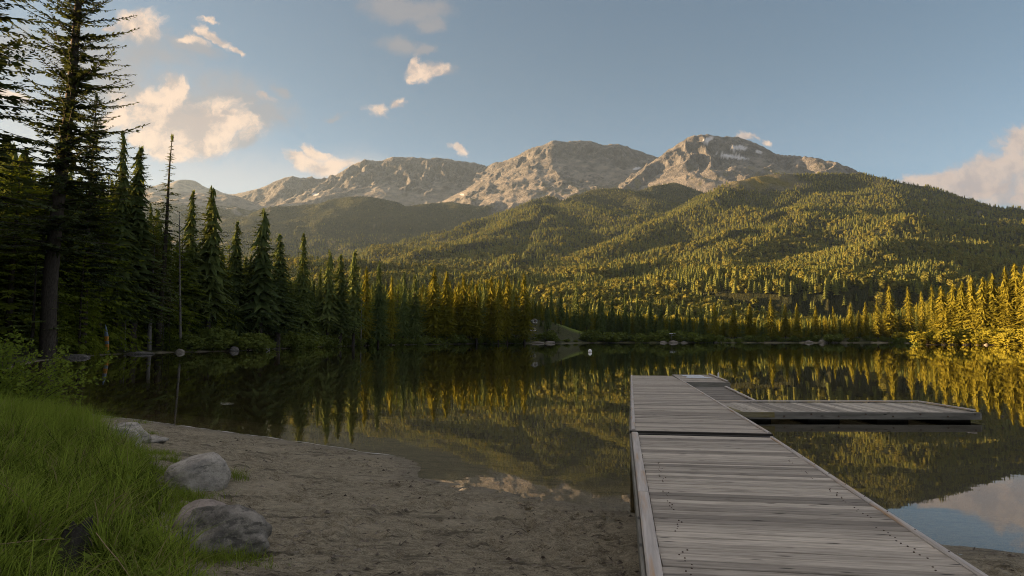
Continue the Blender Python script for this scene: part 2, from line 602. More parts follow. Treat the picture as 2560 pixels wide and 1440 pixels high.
M_METAL = simple('rusty bolt', (.05, .04, .035), .6, .5, 30, (.10, .06, .035))
M_WHITE = simple('white paint', (.72, .72, .70), .5, .4, 3, (.60, .60, .58))
M_ROOF = simple('pale roof sheet', (.55, .57, .60), .5, .4, 2, (.45, .47, .5))
M_CABIN = simple('cabin boards', (.28, .25, .21), .8, .2, 2, (.20, .17, .14))
M_GLASS = simple('dark window glass', (.02, .025, .03), .1, .5)
M_BUOY = simple('white buoy plastic', (.80, .80, .78), .35, .5)
M_SHEET = simple('pale sheet', (.70, .76, .84), .35, .5, 5, (.58, .64, .72))
M_BLUE = simple('blue hull', (.10, .16, .24), .45, .4, 6, (.16, .22, .30))
M_ORANGE = simple('orange hull bands', (.55, .24, .02), .45, .4, 6, (.42, .18, .02))
M_STALK = simple('dry grass stalk', (.28, .22, .12), .8, .2, 20, (.18, .14, .07))
M_EDGE_GLINT = simple('sky glint strip', (.50, .48, .44), .4, .5, 9, (.34, .32, .28))


def granite_mat(name, a, b, lichen, vein):
    m, nt, out = new_mat(name)
    p = nt.nodes.new('ShaderNodeTexCoord').outputs['Object']
    r = obj_rand(nt)
    off = nt.nodes.new('ShaderNodeVectorMath'); L(nt, p, off.inputs[0])
    cx = nt.nodes.new('ShaderNodeCombineXYZ'); L(nt, mth(nt, 'MULTIPLY', r, 19.0), cx.inputs[0]); L(nt, cx.outputs[0], off.inputs[1])
    p = off.outputs[0]
    n = noise(nt, p, 5.5, 7, .68)
    fine = noise(nt, p, 34, 4, .7)
    w = noise(nt, mapping(nt, p, (3, 3, 9)), 1.3, 5, .7)
    c = mixc(nt, sstep(nt, n, .32, .66), a, b)
    c = mixc(nt, mth(nt, 'MULTIPLY', sstep(nt, w, .52, .64), .8), c, vein)
    c = mixc(nt, mth(nt, 'MULTIPLY', sstep(nt, fine, .55, .75), .6), c, lichen)
    c = mixc(nt, mth(nt, 'MULTIPLY', sstep(nt, fine, .42, .28), .6), c, tuple(v * .3 for v in a))
    h = mth(nt, 'ADD', n, mth(nt, 'MULTIPLY', fine, .25))
    bsdf(nt, out, c, .85, .2, bump(nt, h, .9, .03))
    return m


M_GRAN = granite_mat('grey granite', (.24, .228, .205), (.47, .44, .39), (.52, .48, .41), (.12, .118, .108))
M_GRAND = granite_mat('dark granite', (.075, .072, .068), (.20, .19, .178), (.30, .28, .25), (.045, .05, .055))
M_GRANM = granite_mat('mottled granite', (.11, .105, .095), (.30, .28, .245), (.46, .42, .36), (.07, .068, .062))
M_GRANP = granite_mat('pinkish slab', (.24, .205, .18), (.36, .315, .28), (.42, .37, .33), (.17, .15, .135))
M_PALER = granite_mat('pale shore rock', (.16, .15, .13), (.28, .26, .225), (.36, .33, .29), (.12, .115, .10))
M_CHAR = granite_mat('charred wood', (.020, .018, .016), (.075, .068, .06), (.20, .185, .17), (.01, .01, .009))

# ------------------------------------------------------------------ lake outline and ground height
shore_px = [(230, 1037), (330, 1048), (420, 1060), (530, 1075), (640, 1090), (720, 1101), (800, 1113), (860, 1121), (900, 1130), (960, 1136),
            (1010, 1145), (1045, 1157), (1058, 1170), (1040, 1185), (1050, 1194), (1100, 1203), (1200, 1217), (1300, 1236),
            (1400, 1252), (1500, 1270), (1600, 1286), (1800, 1308), (2000, 1328), (2200, 1346), (2350, 1360), (2450, 1370), (2560, 1382)]
near = [tuple(onz(*p)[:2]) for p in shore_px]
LAKE = near + [(7.5, 7.0), (12, 5), (22, 4), (60, 10), (105, 35), (135, 80), (150, 130), (160, 185), (172, 225), (181, 246), (184, 268),
               (168, 276), (172, 290), (196, 312), (214, 352), (224, 392), (232, 412), (200, 410), (149, 408), (100, 406), (60, 408),
               (40, 392), (30, 372), (14, 360), (4, 353), (-19, 326), (-34, 295), (-45, 270), (-52, 245), (-55, 226), (-57, 195), (-56, 165), (-54, 137),
               (-58, 126), (-61, 116), (-62, 108), (-60, 100), (-57, 88), (-50, 72), (-42, 58), (-33, 44), (-25, 33), (-19, 25.5)]
LAKE = np.array(LAKE)


def lake_sd(x, y):
    """signed distance to the shoreline, positive on land"""
    x = np.asarray(x, dtype=np.float64); y = np.asarray(y, dtype=np.float64)
    d2 = np.full(x.shape, 1e18); inside = np.zeros(x.shape, dtype=bool)
    n = len(LAKE)
    for i in range(n):
        ax, ay = LAKE[i]; bx, by = LAKE[(i + 1) % n]
        ex, ey = bx - ax, by - ay
        t = np.clip(((x - ax) * ex + (y - ay) * ey) / (ex * ex + ey * ey), 0, 1)
        d2 = np.minimum(d2, (x - ax - t * ex) ** 2 + (y - ay - t * ey) ** 2)
        cond = (ay > y) != (by > y)
        xi = ex * (y - ay) / (ey if ey != 0 else 1e-9) + ax
        inside ^= cond & (x < xi)
    d = np.sqrt(d2)
    return np.where(inside, -d, d)


GRASS_EDGE = [(150, 1032), (235, 1042), (262, 1085), (285, 1125), (395, 1150), (432, 1185), (405, 1215), (425, 1262), (410, 1330), (450, 1395), (470, 1440), (490, 1560)]
ge = np.array([onz(px, py, .3)[:2] for px, py in GRASS_EDGE])
_o = np.argsort(ge[:, 1])
GEY, GEX = ge[_o, 1], ge[_o, 0]


def grass_side(x, y):
    """metres to the left of the grass edge of the bank (positive in the grass)"""
    e = np.interp(y, GEY, GEX)
    return e - x + .14 * pnoise(np.asarray(x) * 1.7, np.asarray(y) * 1.7, 91)


def ground_z(x, y, sd=None):
    x = np.asarray(x, dtype=np.float64); y = np.asarray(y, dtype=np.float64)
    sd = lake_sd(x, y) if sd is None else sd
    r = np.hypot(x, y)
    land = np.where(sd < 8, .072 * sd, .576 + .03 * (sd - 8))
    land = np.minimum(land, .576 + .9 + .012 * np.maximum(sd - 38, 0))
    farshore = np.clip((r - 60) / 30, 0, 1)
    land = land + farshore * np.clip(sd - .8, 0, 14) * .10
    bed = np.where(sd > -3, .09 * sd, -.27 + .22 * (sd + 3))
    bed = np.maximum(bed, -7)
    z = np.where(sd > 0, land, bed)
    gs = np.where((y < 24) & (y > -5), grass_side(x, y), -1)
    z = z + np.where(r < 40, .10 * np.clip(gs, 0, 6) * np.clip(sd / 1.5, 0, 1), 0)
    z = z + 12 * np.exp(-((x - 11) / 33) ** 2 - ((y - 434) / 42) ** 2) * np.clip(sd / 25, 0, 1)
    damp = np.clip(r / 60, 0, 1) * np.clip(sd / 10, 0, 1)
    z = z + damp * .8 * fbm(x / 25, y / 25, 3, 5)
    return z


def gz(x, y):
    return float(ground_z(np.array([x]), np.array([y]))[0])


def hit(px, py):
    """where the sight line of a picture point meets the near ground"""
    lo = 3.5
    t = np.linspace(3.0, 60, 1500)
    d = ray(px, py)
    P = np.array([0, 0, HC])[None] + d[None] / d[1] * t[:, None]
    g = ground_z(P[:, 0], P[:, 1])
    g = np.maximum(g, 0)
    i = np.argmax(P[:, 2] <= g)
    return np.array([P[i, 0], P[i, 1], g[i]])


# near ground: a polar sheet round the camera
az_f = np.linspace(R(-43), R(43), 720)
az = np.concatenate([np.linspace(-math.pi, R(-43), 60)[:-1], az_f, np.linspace(R(43), math.pi, 60)[1:]])
rr = np.concatenate([np.linspace(.3, 4.0, 14)[:-1], 4.0 * (27 / 4.0) ** np.linspace(0, 1, 250), 27 * (640 / 27) ** np.linspace(0, 1, 140)[1:], np.linspace(232, 300, 34), np.linspace(330, 432, 60)])
rr = np.unique(np.round(rr, 3))
AZ, RR = np.meshgrid(az, rr)
X, Y = RR * np.sin(AZ), RR * np.cos(AZ)
SDG = lake_sd(X, Y)
Z = ground_z(X, Y, SDG)
GS = np.where(Y < 24, grass_side(X, Y), -1)
# trodden sand: hollows, ridges and scuffs
nearm = np.clip((27 - RR) / 4, 0, 1)
sandm = nearm * np.clip(SDG / .6, 0, 1) * np.clip(.75 + 1.5 * fbm(X * .55, Y * .7, 3, 19), .18, 1.6)
tr_ = fbm(X * 2.0, Y * 2.6, 4, 11) * .06 + (ridged(X * 2.3, Y * 4.6, 4, 13) - .6) * .05 + fbm(X * 8, Y * 13, 2, 29) * .030
foot = np.minimum(0, pnoise(X * 2.7 + 3, Y * 3.3, 41) + .22) * .20
Z = Z + sandm * (tr_ + foot)
fg = np.random.default_rng(12)
for line in range(9):
    fx0, fy0 = fg.uniform(-2.6, 1.0), fg.uniform(4.8, 7.5); fa = fg.uniform(-.9, .9)
    for st in range(11):
        fa += fg.normal(0, .12)
        fx0 += math.sin(fa) * .42; fy0 += math.cos(fa) * .42
        cx_ = fx0 + (-1) ** st * .11 * math.cos(fa); cy_ = fy0 - (-1) ** st * .11 * math.sin(fa)
        if abs(cx_) > fy0 * .5 or fy0 > 13:
            continue
        m_ = (np.abs(X - cx_) < .35) & (np.abs(Y - cy_) < .35)
        dx_, dy_ = X[m_] - cx_, Y[m_] - cy_
        q_ = np.hypot((dx_ * math.sin(fa) + dy_ * math.cos(fa)) / .155, (dx_ * math.cos(fa) - dy_ * math.sin(fa)) / .065)
        Z[m_] += sandm[m_] ** .5 * (-.045 * np.clip(1.25 - q_, 0, 1) + .018 * np.exp(-((q_ - 1.35) / .3) ** 2))
Z = Z + nearm * (SDG <= .6) * fbm(X * 2, Y * 2, 3, 77) * .006
veg = np.clip(GS / .25, 0, 1) * (RR < 40)
veg = np.maximum(veg, np.clip((RR - 40) / 10, 0, 1) * np.clip((SDG - .45 + .5 * pnoise(X / 6, Y / 6, 3)) / .4, 0, 1))
mc = at(1425, 832, 440)
mead = np.clip(1.3 - np.hypot((X - mc[0]) / 15, (Y - 447) / 26), 0, 1)
mead = np.clip(mead * 3, 0, 1) * (SDG > 5)
mead = np.maximum(mead, np.clip(1.5 - np.hypot((X - 118) / 34, (Y - 420) / 9), 0, 1) * .45)
nr, nc = X.shape
ii = np.arange(nr * nc).reshape(nr, nc)
quads = np.stack([ii[:-1, :-1], ii[:-1, 1:], ii[1:, 1:], ii[1:, :-1]], -1)
isbeach = (rr[:-1] < 27)[:, None] & (az[:-1] >= R(-43.01))[None] & (az[:-1] < R(42.99))[None]
VV = np.stack([X, Y, Z], -1).reshape(-1, 3)


def submesh(name, q, mat, extra, V=VV):
    used, inv = np.unique(q, return_inverse=True)
    me = mesh(name, V[used], inv.reshape(q.shape), True, mat)
    for k, a in extra.items():
        attr(me, k, a.ravel()[used])
    return me


ext = {'sd': SDG, 'veg': veg, 'meadow': mead}
ob('beach', submesh('beach', quads[isbeach], M_GROUND, ext), kind='structure', label='trodden grey brown sand sloping down to the lake')
ob('ground', submesh('ground', quads[~isbeach], M_GROUND, ext), kind='structure', label='dark forest floor and banks around the lake')

# lake surface
wv_ = []
wa = np.linspace(-math.pi, math.pi, 181)[:-1]
me = mesh('lake', [(-260, -40, 0), (420, -40, 0), (420, 640, 0), (-260, 640, 0)], [(0, 1, 2, 3)], False, M_WATER)
ob('lake', me, kind='structure', label='calm dark lake mirroring forest and mountains')

# pale strip painted for the sky's reflection where water meets sand
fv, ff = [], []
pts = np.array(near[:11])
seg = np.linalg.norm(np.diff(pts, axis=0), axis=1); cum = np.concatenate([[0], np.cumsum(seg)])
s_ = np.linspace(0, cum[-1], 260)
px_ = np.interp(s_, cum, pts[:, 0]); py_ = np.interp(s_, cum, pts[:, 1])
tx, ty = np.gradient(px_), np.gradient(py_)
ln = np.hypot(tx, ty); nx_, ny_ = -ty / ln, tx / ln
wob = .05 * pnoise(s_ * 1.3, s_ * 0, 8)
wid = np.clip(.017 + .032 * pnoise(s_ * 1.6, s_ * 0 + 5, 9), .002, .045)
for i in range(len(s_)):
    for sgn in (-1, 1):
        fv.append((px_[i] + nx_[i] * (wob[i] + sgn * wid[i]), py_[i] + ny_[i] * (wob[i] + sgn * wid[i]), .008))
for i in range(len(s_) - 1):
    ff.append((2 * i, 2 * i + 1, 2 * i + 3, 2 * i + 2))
ob('edge_glint', mesh('edge_glint', fv, ff, False, M_EDGE_GLINT), kind='stuff', label='thin pale line of painted sky reflection along the edge of the sand')

# ------------------------------------------------------------------ mountains: one height field from 3D ridge lines
RIDGES = []


def ridge(group, k, kmin, D, c, pts):
    RIDGES.append((group, k, kmin, D, c, np.array([at(*p) for p in pts])))


ROCK, HILL, FARH = 0, 1, 2
ridge(FARH, .55, .30, 800, 80, [(150, 480, 9000), (300, 464, 9000), (360, 457, 9000), (400, 448, 9000), (440, 446, 9000), (480, 450, 9000), (530, 470, 9000), (575, 486, 9000), (700, 500, 9000)])
ridge(ROCK, 1.0, .46, 420, 6, [(480, 505, 8000), (560, 487, 7800), (595, 483, 7500), (620, 478, 7300), (650, 470, 7150), (670, 462, 7050), (720, 443, 7000), (735, 439, 7000), (750, 444, 7000), (780, 442, 7000),
      (795, 446, 7000), (812, 443, 7000), (830, 446, 7000), (850, 432, 7000), (880, 413, 7000), (897, 407, 7000), (910, 397, 7000), (935, 401, 7000), (960, 400, 7000), (985, 391, 7000), (1010, 394, 7000), (1040, 394, 7000), (1075, 397, 7000),
      (1090, 393, 7000), (1140, 400, 7000), (1190, 407, 6950), (1215, 416, 6900), (1225, 418, 6850)])
ridge(ROCK, 1.0, .46, 420, 6, [(1215, 419, 6850), (1240, 404, 6700), (1255, 404, 6650), (1280, 395, 6600), (1300, 384, 6550), (1320, 372, 6500), (1345, 367, 6450), (1370, 357, 6420), (1385, 350, 6400), (1400, 352, 6400), (1450, 353, 6500), (1475, 354, 6500), (1500, 362, 6520),
      (1530, 362, 6550), (1545, 360, 6550), (1570, 367, 6600), (1600, 378, 6600), (1625, 388, 6600), (1650, 397, 6600)])
ridge(ROCK, 1.0, .46, 420, 6, [(1640, 398, 6200), (1662, 384, 6000), (1668, 374, 5900), (1690, 362, 5800), (1710, 352, 5700), (1730, 341, 5600), (1755, 337, 5600), (1780, 340, 5600), (1830, 343, 5600), (1850, 345, 5600), (1870, 351, 5600), (1890, 357, 5550), (1910, 366, 5500), (1930, 376, 5450),
      (1945, 384, 5400), (1970, 387, 5300), (2000, 387, 5200), (2040, 394, 5100), (2090, 406, 5000), (2140, 425, 4900), (2230, 455, 4900), (2400, 530, 4800)])
# spurs of the rock
ridge(ROCK, 1.0, .46, 420, 6, [(1385, 350, 6400), (1362, 372, 6280), (1345, 392, 6180), (1352, 412, 6080), (1358, 436, 5950), (1338, 462, 5780), (1318, 488, 5600), (1290, 512, 5400)])
ridge(ROCK, 1.0, .46, 420, 6, [(1280, 395, 6600), (1262, 424, 6450), (1228, 455, 6250), (1180, 486, 6000), (1140, 503, 5700)])
ridge(ROCK, 1.0, .46, 420, 6, [(1730, 341, 5600), (1700, 365, 5520), (1668, 384, 5440), (1655, 398, 5380), (1620, 412, 5300), (1604, 430, 5180), (1570, 458, 5000), (1540, 480, 4800)])
ridge(ROCK, 1.0, .46, 420, 6, [(990, 391, 7000), (1005, 412, 6850), (985, 437, 6680), (950, 456, 6500), (900, 470, 6300), (840, 482, 6150), (770, 498, 6000)])
ridge(ROCK, 1.0, .46, 420, 6, [(910, 397, 7000), (888, 420, 6880), (850, 446, 6700), (800, 472, 6500), (730, 495, 6300)])
ridge(ROCK, 1.0, .46, 420, 6, [(1090, 393, 7000), (1105, 425, 6800), (1120, 455, 6600), (1135, 480, 6400)])
ridge(ROCK, 1.0, .46, 420, 6, [(1450, 353, 6500), (1475, 385, 6320), (1490, 415, 6150), (1500, 445, 5950)])
ridge(ROCK, 1.0, .46, 420, 6, [(1545, 360, 6550), (1548, 395, 6380), (1555, 420, 6220)])
ridge(ROCK, 1.0, .46, 420, 6, [(1770, 339, 5600), (1795, 372, 5420), (1812, 405, 5230), (1800, 432, 5050), (1770, 452, 4880), (1750, 470, 4700)])
ridge(ROCK, 1.0, .46, 420, 6, [(1945, 386, 5400), (1930, 410, 5150), (1890, 432, 4900)])
ridge(ROCK, 1.0, .46, 420, 6, [(2090, 408, 5000), (2080, 420, 4600), (2050, 428, 4200)])
ridge(ROCK, 1.0, .46, 420, 6, [(740, 440, 7000), (720, 462, 6850), (690, 485, 6700)])
# forested hills (trees stand on top of these lines)
ridge(HILL, .66, .37, 500, 40, [(1440, 676, 1700), (1500, 642, 1900), (1560, 604, 2100), (1640, 560, 2350), (1700, 530, 2500), (1760, 503, 2620), (1810, 474, 2750), (1850, 452, 2850), (1900, 441, 2900), (1940, 437, 2950), (2050, 433, 3000), (2140, 435, 3000),
      (2200, 446, 2900), (2300, 466, 2800), (2400, 502, 2600), (2470, 528, 2500), (2560, 572, 2300), (2700, 635, 2100), (2900, 690, 1900)])
ridge(HILL, .44, .30, 400, 70, [(2060, 482, 2650), (1990, 522, 2350), (1900, 575, 2000), (1780, 640, 1600), (1650, 722, 1250)])
ridge(HILL, .44, .30, 400, 70, [(2180, 575, 2100), (2150, 595, 2000), (2040, 650, 1500), (1930, 700, 1100)])
ridge(HILL, .44, .30, 400, 70, [(2540, 580, 2250), (2440, 612, 1900), (2330, 650, 1500), (2200, 710, 1050)])
0 and ridge(HILL, .66, .37, 400, 40, [(1960, 440, 2950), (1900, 470, 2700), (1820, 520, 2400), (1740, 580, 2050), (1640, 650, 1650)])
0 and ridge(HILL, .66, .37, 400, 40, [(2180, 452, 2900), (2200, 500, 2600), (2110, 545, 2250), (2020, 600, 1900)])
ridge(HILL, .66, .37, 500, 40, [(860, 690, 2400), (930, 662, 2550), (980, 650, 2700), (1050, 618, 2900), (1100, 598, 3000), (1200, 560, 3200), (1260, 530, 3300), (1330, 500, 3400), (1370, 488, 3450), (1400, 504, 3450), (1440, 489, 3500), (1490, 475, 3600),
      (1540, 471, 3650), (1590, 480, 3700), (1640, 466, 3800), (1680, 458, 3900), (1720, 484, 3950), (1800, 512, 4000)])
ridge(HILL, .44, .30, 400, 70, [(1505, 502, 3450), (1470, 522, 3300), (1400, 566, 2900), (1290, 612, 2450), (1150, 660, 1900), (1050, 690, 1500)])
ridge(HILL, .66, .37, 400, 40, [(1680, 460, 3880), (1620, 530, 3300), (1530, 580, 2800), (1420, 630, 2300), (1330, 680, 1800)])
ridge(HILL, .44, .30, 400, 70, [(1352, 514, 3280), (1330, 532, 3150), (1240, 580, 2800), (1120, 630, 2400)])
ridge(HILL, .60, .34, 600, 50, [(450, 600, 4100), (590, 568, 4300), (640, 540, 4400), (700, 518, 4500), (800, 510, 4600), (850, 497, 4600), (920, 492, 4600), (970, 501, 4700), (1000, 517, 4700), (1050, 511, 4800), (1130, 506, 4900), (1200, 517, 4900), (1300, 535, 4900)])
ridge(HILL, .60, .34, 500, 50, [(850, 497, 4600), (790, 545, 4200), (720, 590, 3700), (640, 640, 3000)])
ridge(HILL, .60, .34, 500, 50, [(1100, 510, 4850), (1000, 560, 4300), (920, 610, 3700), (850, 660, 3000)])
ridge(HILL, .60, .34, 500, 50, [(960, 500, 4650), (880, 560, 4100), (800, 620, 3400), (740, 670, 2700)])
ridge(FARH, .40, .26, 600, 60, [(150, 500, 6500), (300, 490, 6400), (380, 484, 6300), (500, 484, 6200), (560, 489, 6100), (620, 502, 6000), (670, 520, 5800), (740, 545, 5600)])
ridge(FARH, .40, .26, 600, 60, [(470, 486, 6200), (450, 530, 5600), (420, 590, 4800), (390, 640, 4000)])
ridge(HILL, .22, .16, 400, 60, [(500, 720, 1700), (700, 697, 1700), (900, 692, 1600), (1100, 700, 1500), (1300, 712, 1300), (1450, 730, 1050)])

taz = np.linspace(R(-38.5), R(43), 940)
tr = np.concatenate([585 * (5000 / 585) ** np.linspace(0, 1, 270), np.linspace(5000, 9800, 200)[1:]])
TA, TR = np.meshgrid(taz, tr)
TX, TY = TR * np.sin(TA), TR * np.cos(TA)
wx = TX + np.where(TR < 4600, 70, 45) * fbm(TX / 520, TY / 520, 3, 21)
wy = TY + 45 * fbm(TX / 420, TY / 420, 3, 22)
best = (2.5 + (TR - 585) * .012).astype(np.float64)
own = np.full(TX.shape, HILL)
crestd = np.full(TX.shape, 1e9)
for (g, k, kmin, D, c, P) in RIDGES:
    h = np.full(TX.shape, -1e9)
    dmin = np.full(TX.shape, 1e9)
    xq, yq = (wx, wy)
    for a, b in zip(P[:-1], P[1:]):
        e = b - a
        t = np.clip(((xq - a[0]) * e[0] + (yq - a[1]) * e[1]) / (e[0] ** 2 + e[1] ** 2), 0, 1)
        d = np.sqrt((xq - a[0] - t * e[0]) ** 2 + (yq - a[1] - t * e[1]) ** 2)
        dd = np.sqrt(d * d + c * c) - c
        z = a[2] + t * e[2] - (kmin * dd + (k - kmin) * D * (1 - np.exp(-dd / D)))
        m = z > h
        h[m] = z[m]; dmin[m] = d[m]
    m = h > best
    # soft union keeps hollows rounded
    sm = 130.0 if g != ROCK else 12.0
    df = np.abs(h - best)
    blend = np.where((df < sm) & (best > 8), (sm - df) ** 2 / (4 * sm), 0) * np.clip(np.minimum(dmin, crestd) / 250, 0, 1)
    own[m] = g; crestd[m] = dmin[m]
    best = np.maximum(best, h) + blend
env = np.where(own == ROCK, np.clip(crestd / 160, .16, 1), np.clip(crestd / 200, .10, 1))
rk = (own == ROCK)
f0 = fbm(TX / 240, TY / 240, 3, 57)
crag = np.clip(.25 + 1.5 * fbm(TX / 700, TY / 700, 3, 55) + .75 * np.exp(-(crestd / 330) ** 2), .12, 1.2)
nz_r = ((ridged((wx + 90 * f0) / 210, wy / 700, 3, 56) - .55) * 115 + (ridged(TX / 330, TY / 330, 5, 51) - .55) * 80 + (ridged(TX / 95, TY / 170, 3, 52) - .55) * 55) * crag
nz_h = fbm(TX / 300, TY / 300, 4, 61) * 42 + (ridged(TX / 620, TY / 620, 3, 62) - .62) * 80
hfade = np.clip((TR - 700) / 800, 0, 1)
TZ = best + env * np.where(rk, nz_r, nz_h * hfade)
TZ = np.maximum(np.minimum(TZ, .5 + (TR - 585) * .26 + np.maximum(TR - 820, 0) * .2 + np.maximum(TR - 1150, 0) * 2.0), .5)
dzr = np.gradient(TZ, axis=0) / np.gradient(TR, axis=0)
dza = np.gradient(TZ, axis=1) / (np.gradient(TA, axis=1) * TR)
slope = np.hypot(dzr, dza)
f1 = fbm(TX / 260, TY / 260, 4, 71); f2 = fbm(TX / 70, TY / 70, 3, 72); f3 = fbm(TX / 600, TY / 600, 3, 73)
treeline = np.where(rk, 880, np.where(own == FARH, 1080, 1200)) + 130 * f1 + 70 * f2
forest = np.clip((treeline - TZ) / 40, 0, 1)
forest *= np.where(rk | (own == FARH), np.clip((f2 * .6 + f1 * .5 + .22) * 6, 0, 1), 1)
clearing = (own == HILL) & (TR > 2300) & (f3 * .5 + f2 * .7 > .42)
forest = np.where(clearing, forest * .15, forest)
# bare meadow on the shoulder of the big hill
mX, mY = TX / TY * FPX / CT, TZ
sh = at(1890, 440, 2880)
meadow_h = np.clip(1.5 - np.hypot((TX - sh[0]) / 150, (TY - sh[1] + 30) / 90) - .7 * f2, 0, 1)
forest = forest * (1 - np.clip(meadow_h * 1.6, 0, 1))
grassm = np.clip((1330 + 150 * f1 - TZ) / 150, 0, 1) * np.clip(.35 + f2 * 2.2 + f3, 0, 1) * (rk) * np.clip((-dza + .1) * 4, 0, 1) * .8
grassm = np.maximum(grassm, meadow_h)
grassm = np.where(clearing, np.maximum(grassm, .45), grassm)
scree = np.clip((.78 - slope) * 4 + f2 * .8, 0, 1)
# lingering snow patches, each in its own hollow
snow = np.zeros(TX.shape)
den = TY * CT + (TZ - HC) * ST
PXs = 1280 + FPX * TX / den
PYs = 720 - FPX * ((TZ - HC) * CT - TY * ST) / den
for (sx, sy, a, b, rot) in [(1846, 369, 24, 6, -4), (1830, 391, 44, 4, -9), (1770, 349, 15, 6, 25), (1592, 421, 11, 3, 12), (1898, 380, 10, 3, -15),
                            (788, 486, 9, 3, 0), (1155, 486, 6, 2, 0)]:
    ca, sa = math.cos(R(rot)), math.sin(R(rot))
    du, dv_ = PXs - sx, -(PYs - sy)
    q = np.hypot((du * ca + dv_ * sa) / a, (-du * sa + dv_ * ca) / b) + .10 * f2
    snow = np.maximum(snow, np.clip((1.05 - q) * 5, 0, 1) * (own == ROCK))
forest = np.where(snow > .1, 0, forest)
nr2, nc2 = TX.shape
jj = np.arange(nr2 * nc2).reshape(nr2, nc2)
q2 = np.stack([jj[:-1, :-1], jj[:-1, 1:], jj[1:, 1:], jj[1:, :-1]], -1)
TV = np.stack([TX, TY, TZ], -1).reshape(-1, 3)
# leave out quads hidden far behind the crests (more than a small margin)
el = (TZ - HC) / TR
runmax = np.maximum.accumulate(el, axis=0)
vis = el >= runmax - .012
qv = vis[:-1, :-1] | vis[1:, 1:] | vis[:-1, 1:] | vis[1:, :-1]
qv |= np.zeros_like(qv)
og = own[:-1, :-1]
text = {'forest': forest, 'grass': grassm, 'scree': scree, 'snow': snow}
for g, nm, lb in ((ROCK, 'mountain', 'bare rocky ridge with grey cliffs and pale scree'), (HILL, 'hill', 'forested hills rising behind the lake'), (FARH, 'mountain', 'hazy rounded mountain far to the left')):
    sel = (og == g) & qv
    ob(nm, submesh(nm, q2[sel], M_TERRAIN, text, TV), kind='structure', label=lb)

# ------------------------------------------------------------------ conifers
def tube(pts, rad, n=7):
    pts = np.asarray(pts, float); V_, F_ = [], []
    for i, p in enumerate(pts):
        d = pts[min(i + 1, len(pts) - 1)] - pts[max(i - 1, 0)]
        d = d / (np.linalg.norm(d) + 1e-9)
        a = np.cross(d, (0, 0, 1.0)) if abs(d[2]) < .9 else np.cross(d, (1.0, 0, 0))
        a /= np.linalg.norm(a); b = np.cross(d, a)
        for k in range(n):
            t = 2 * math.pi * k / n
            V_.append(p + rad[i] * (math.cos(t) * a + math.sin(t) * b))
    for i in range(len(pts) - 1):
        for k in range(n):
            F_.append((i * n + k, i * n + (k + 1) % n, (i + 1) * n + (k + 1) % n, (i + 1) * n + k))
    return V_, F_


def join(parts):
    V_, F_ = [], []
    for v, f in parts:
        o = len(V_)
        V_ += list(v); F_ += [tuple(i + o for i in q) for q in f]
    return V_, F_


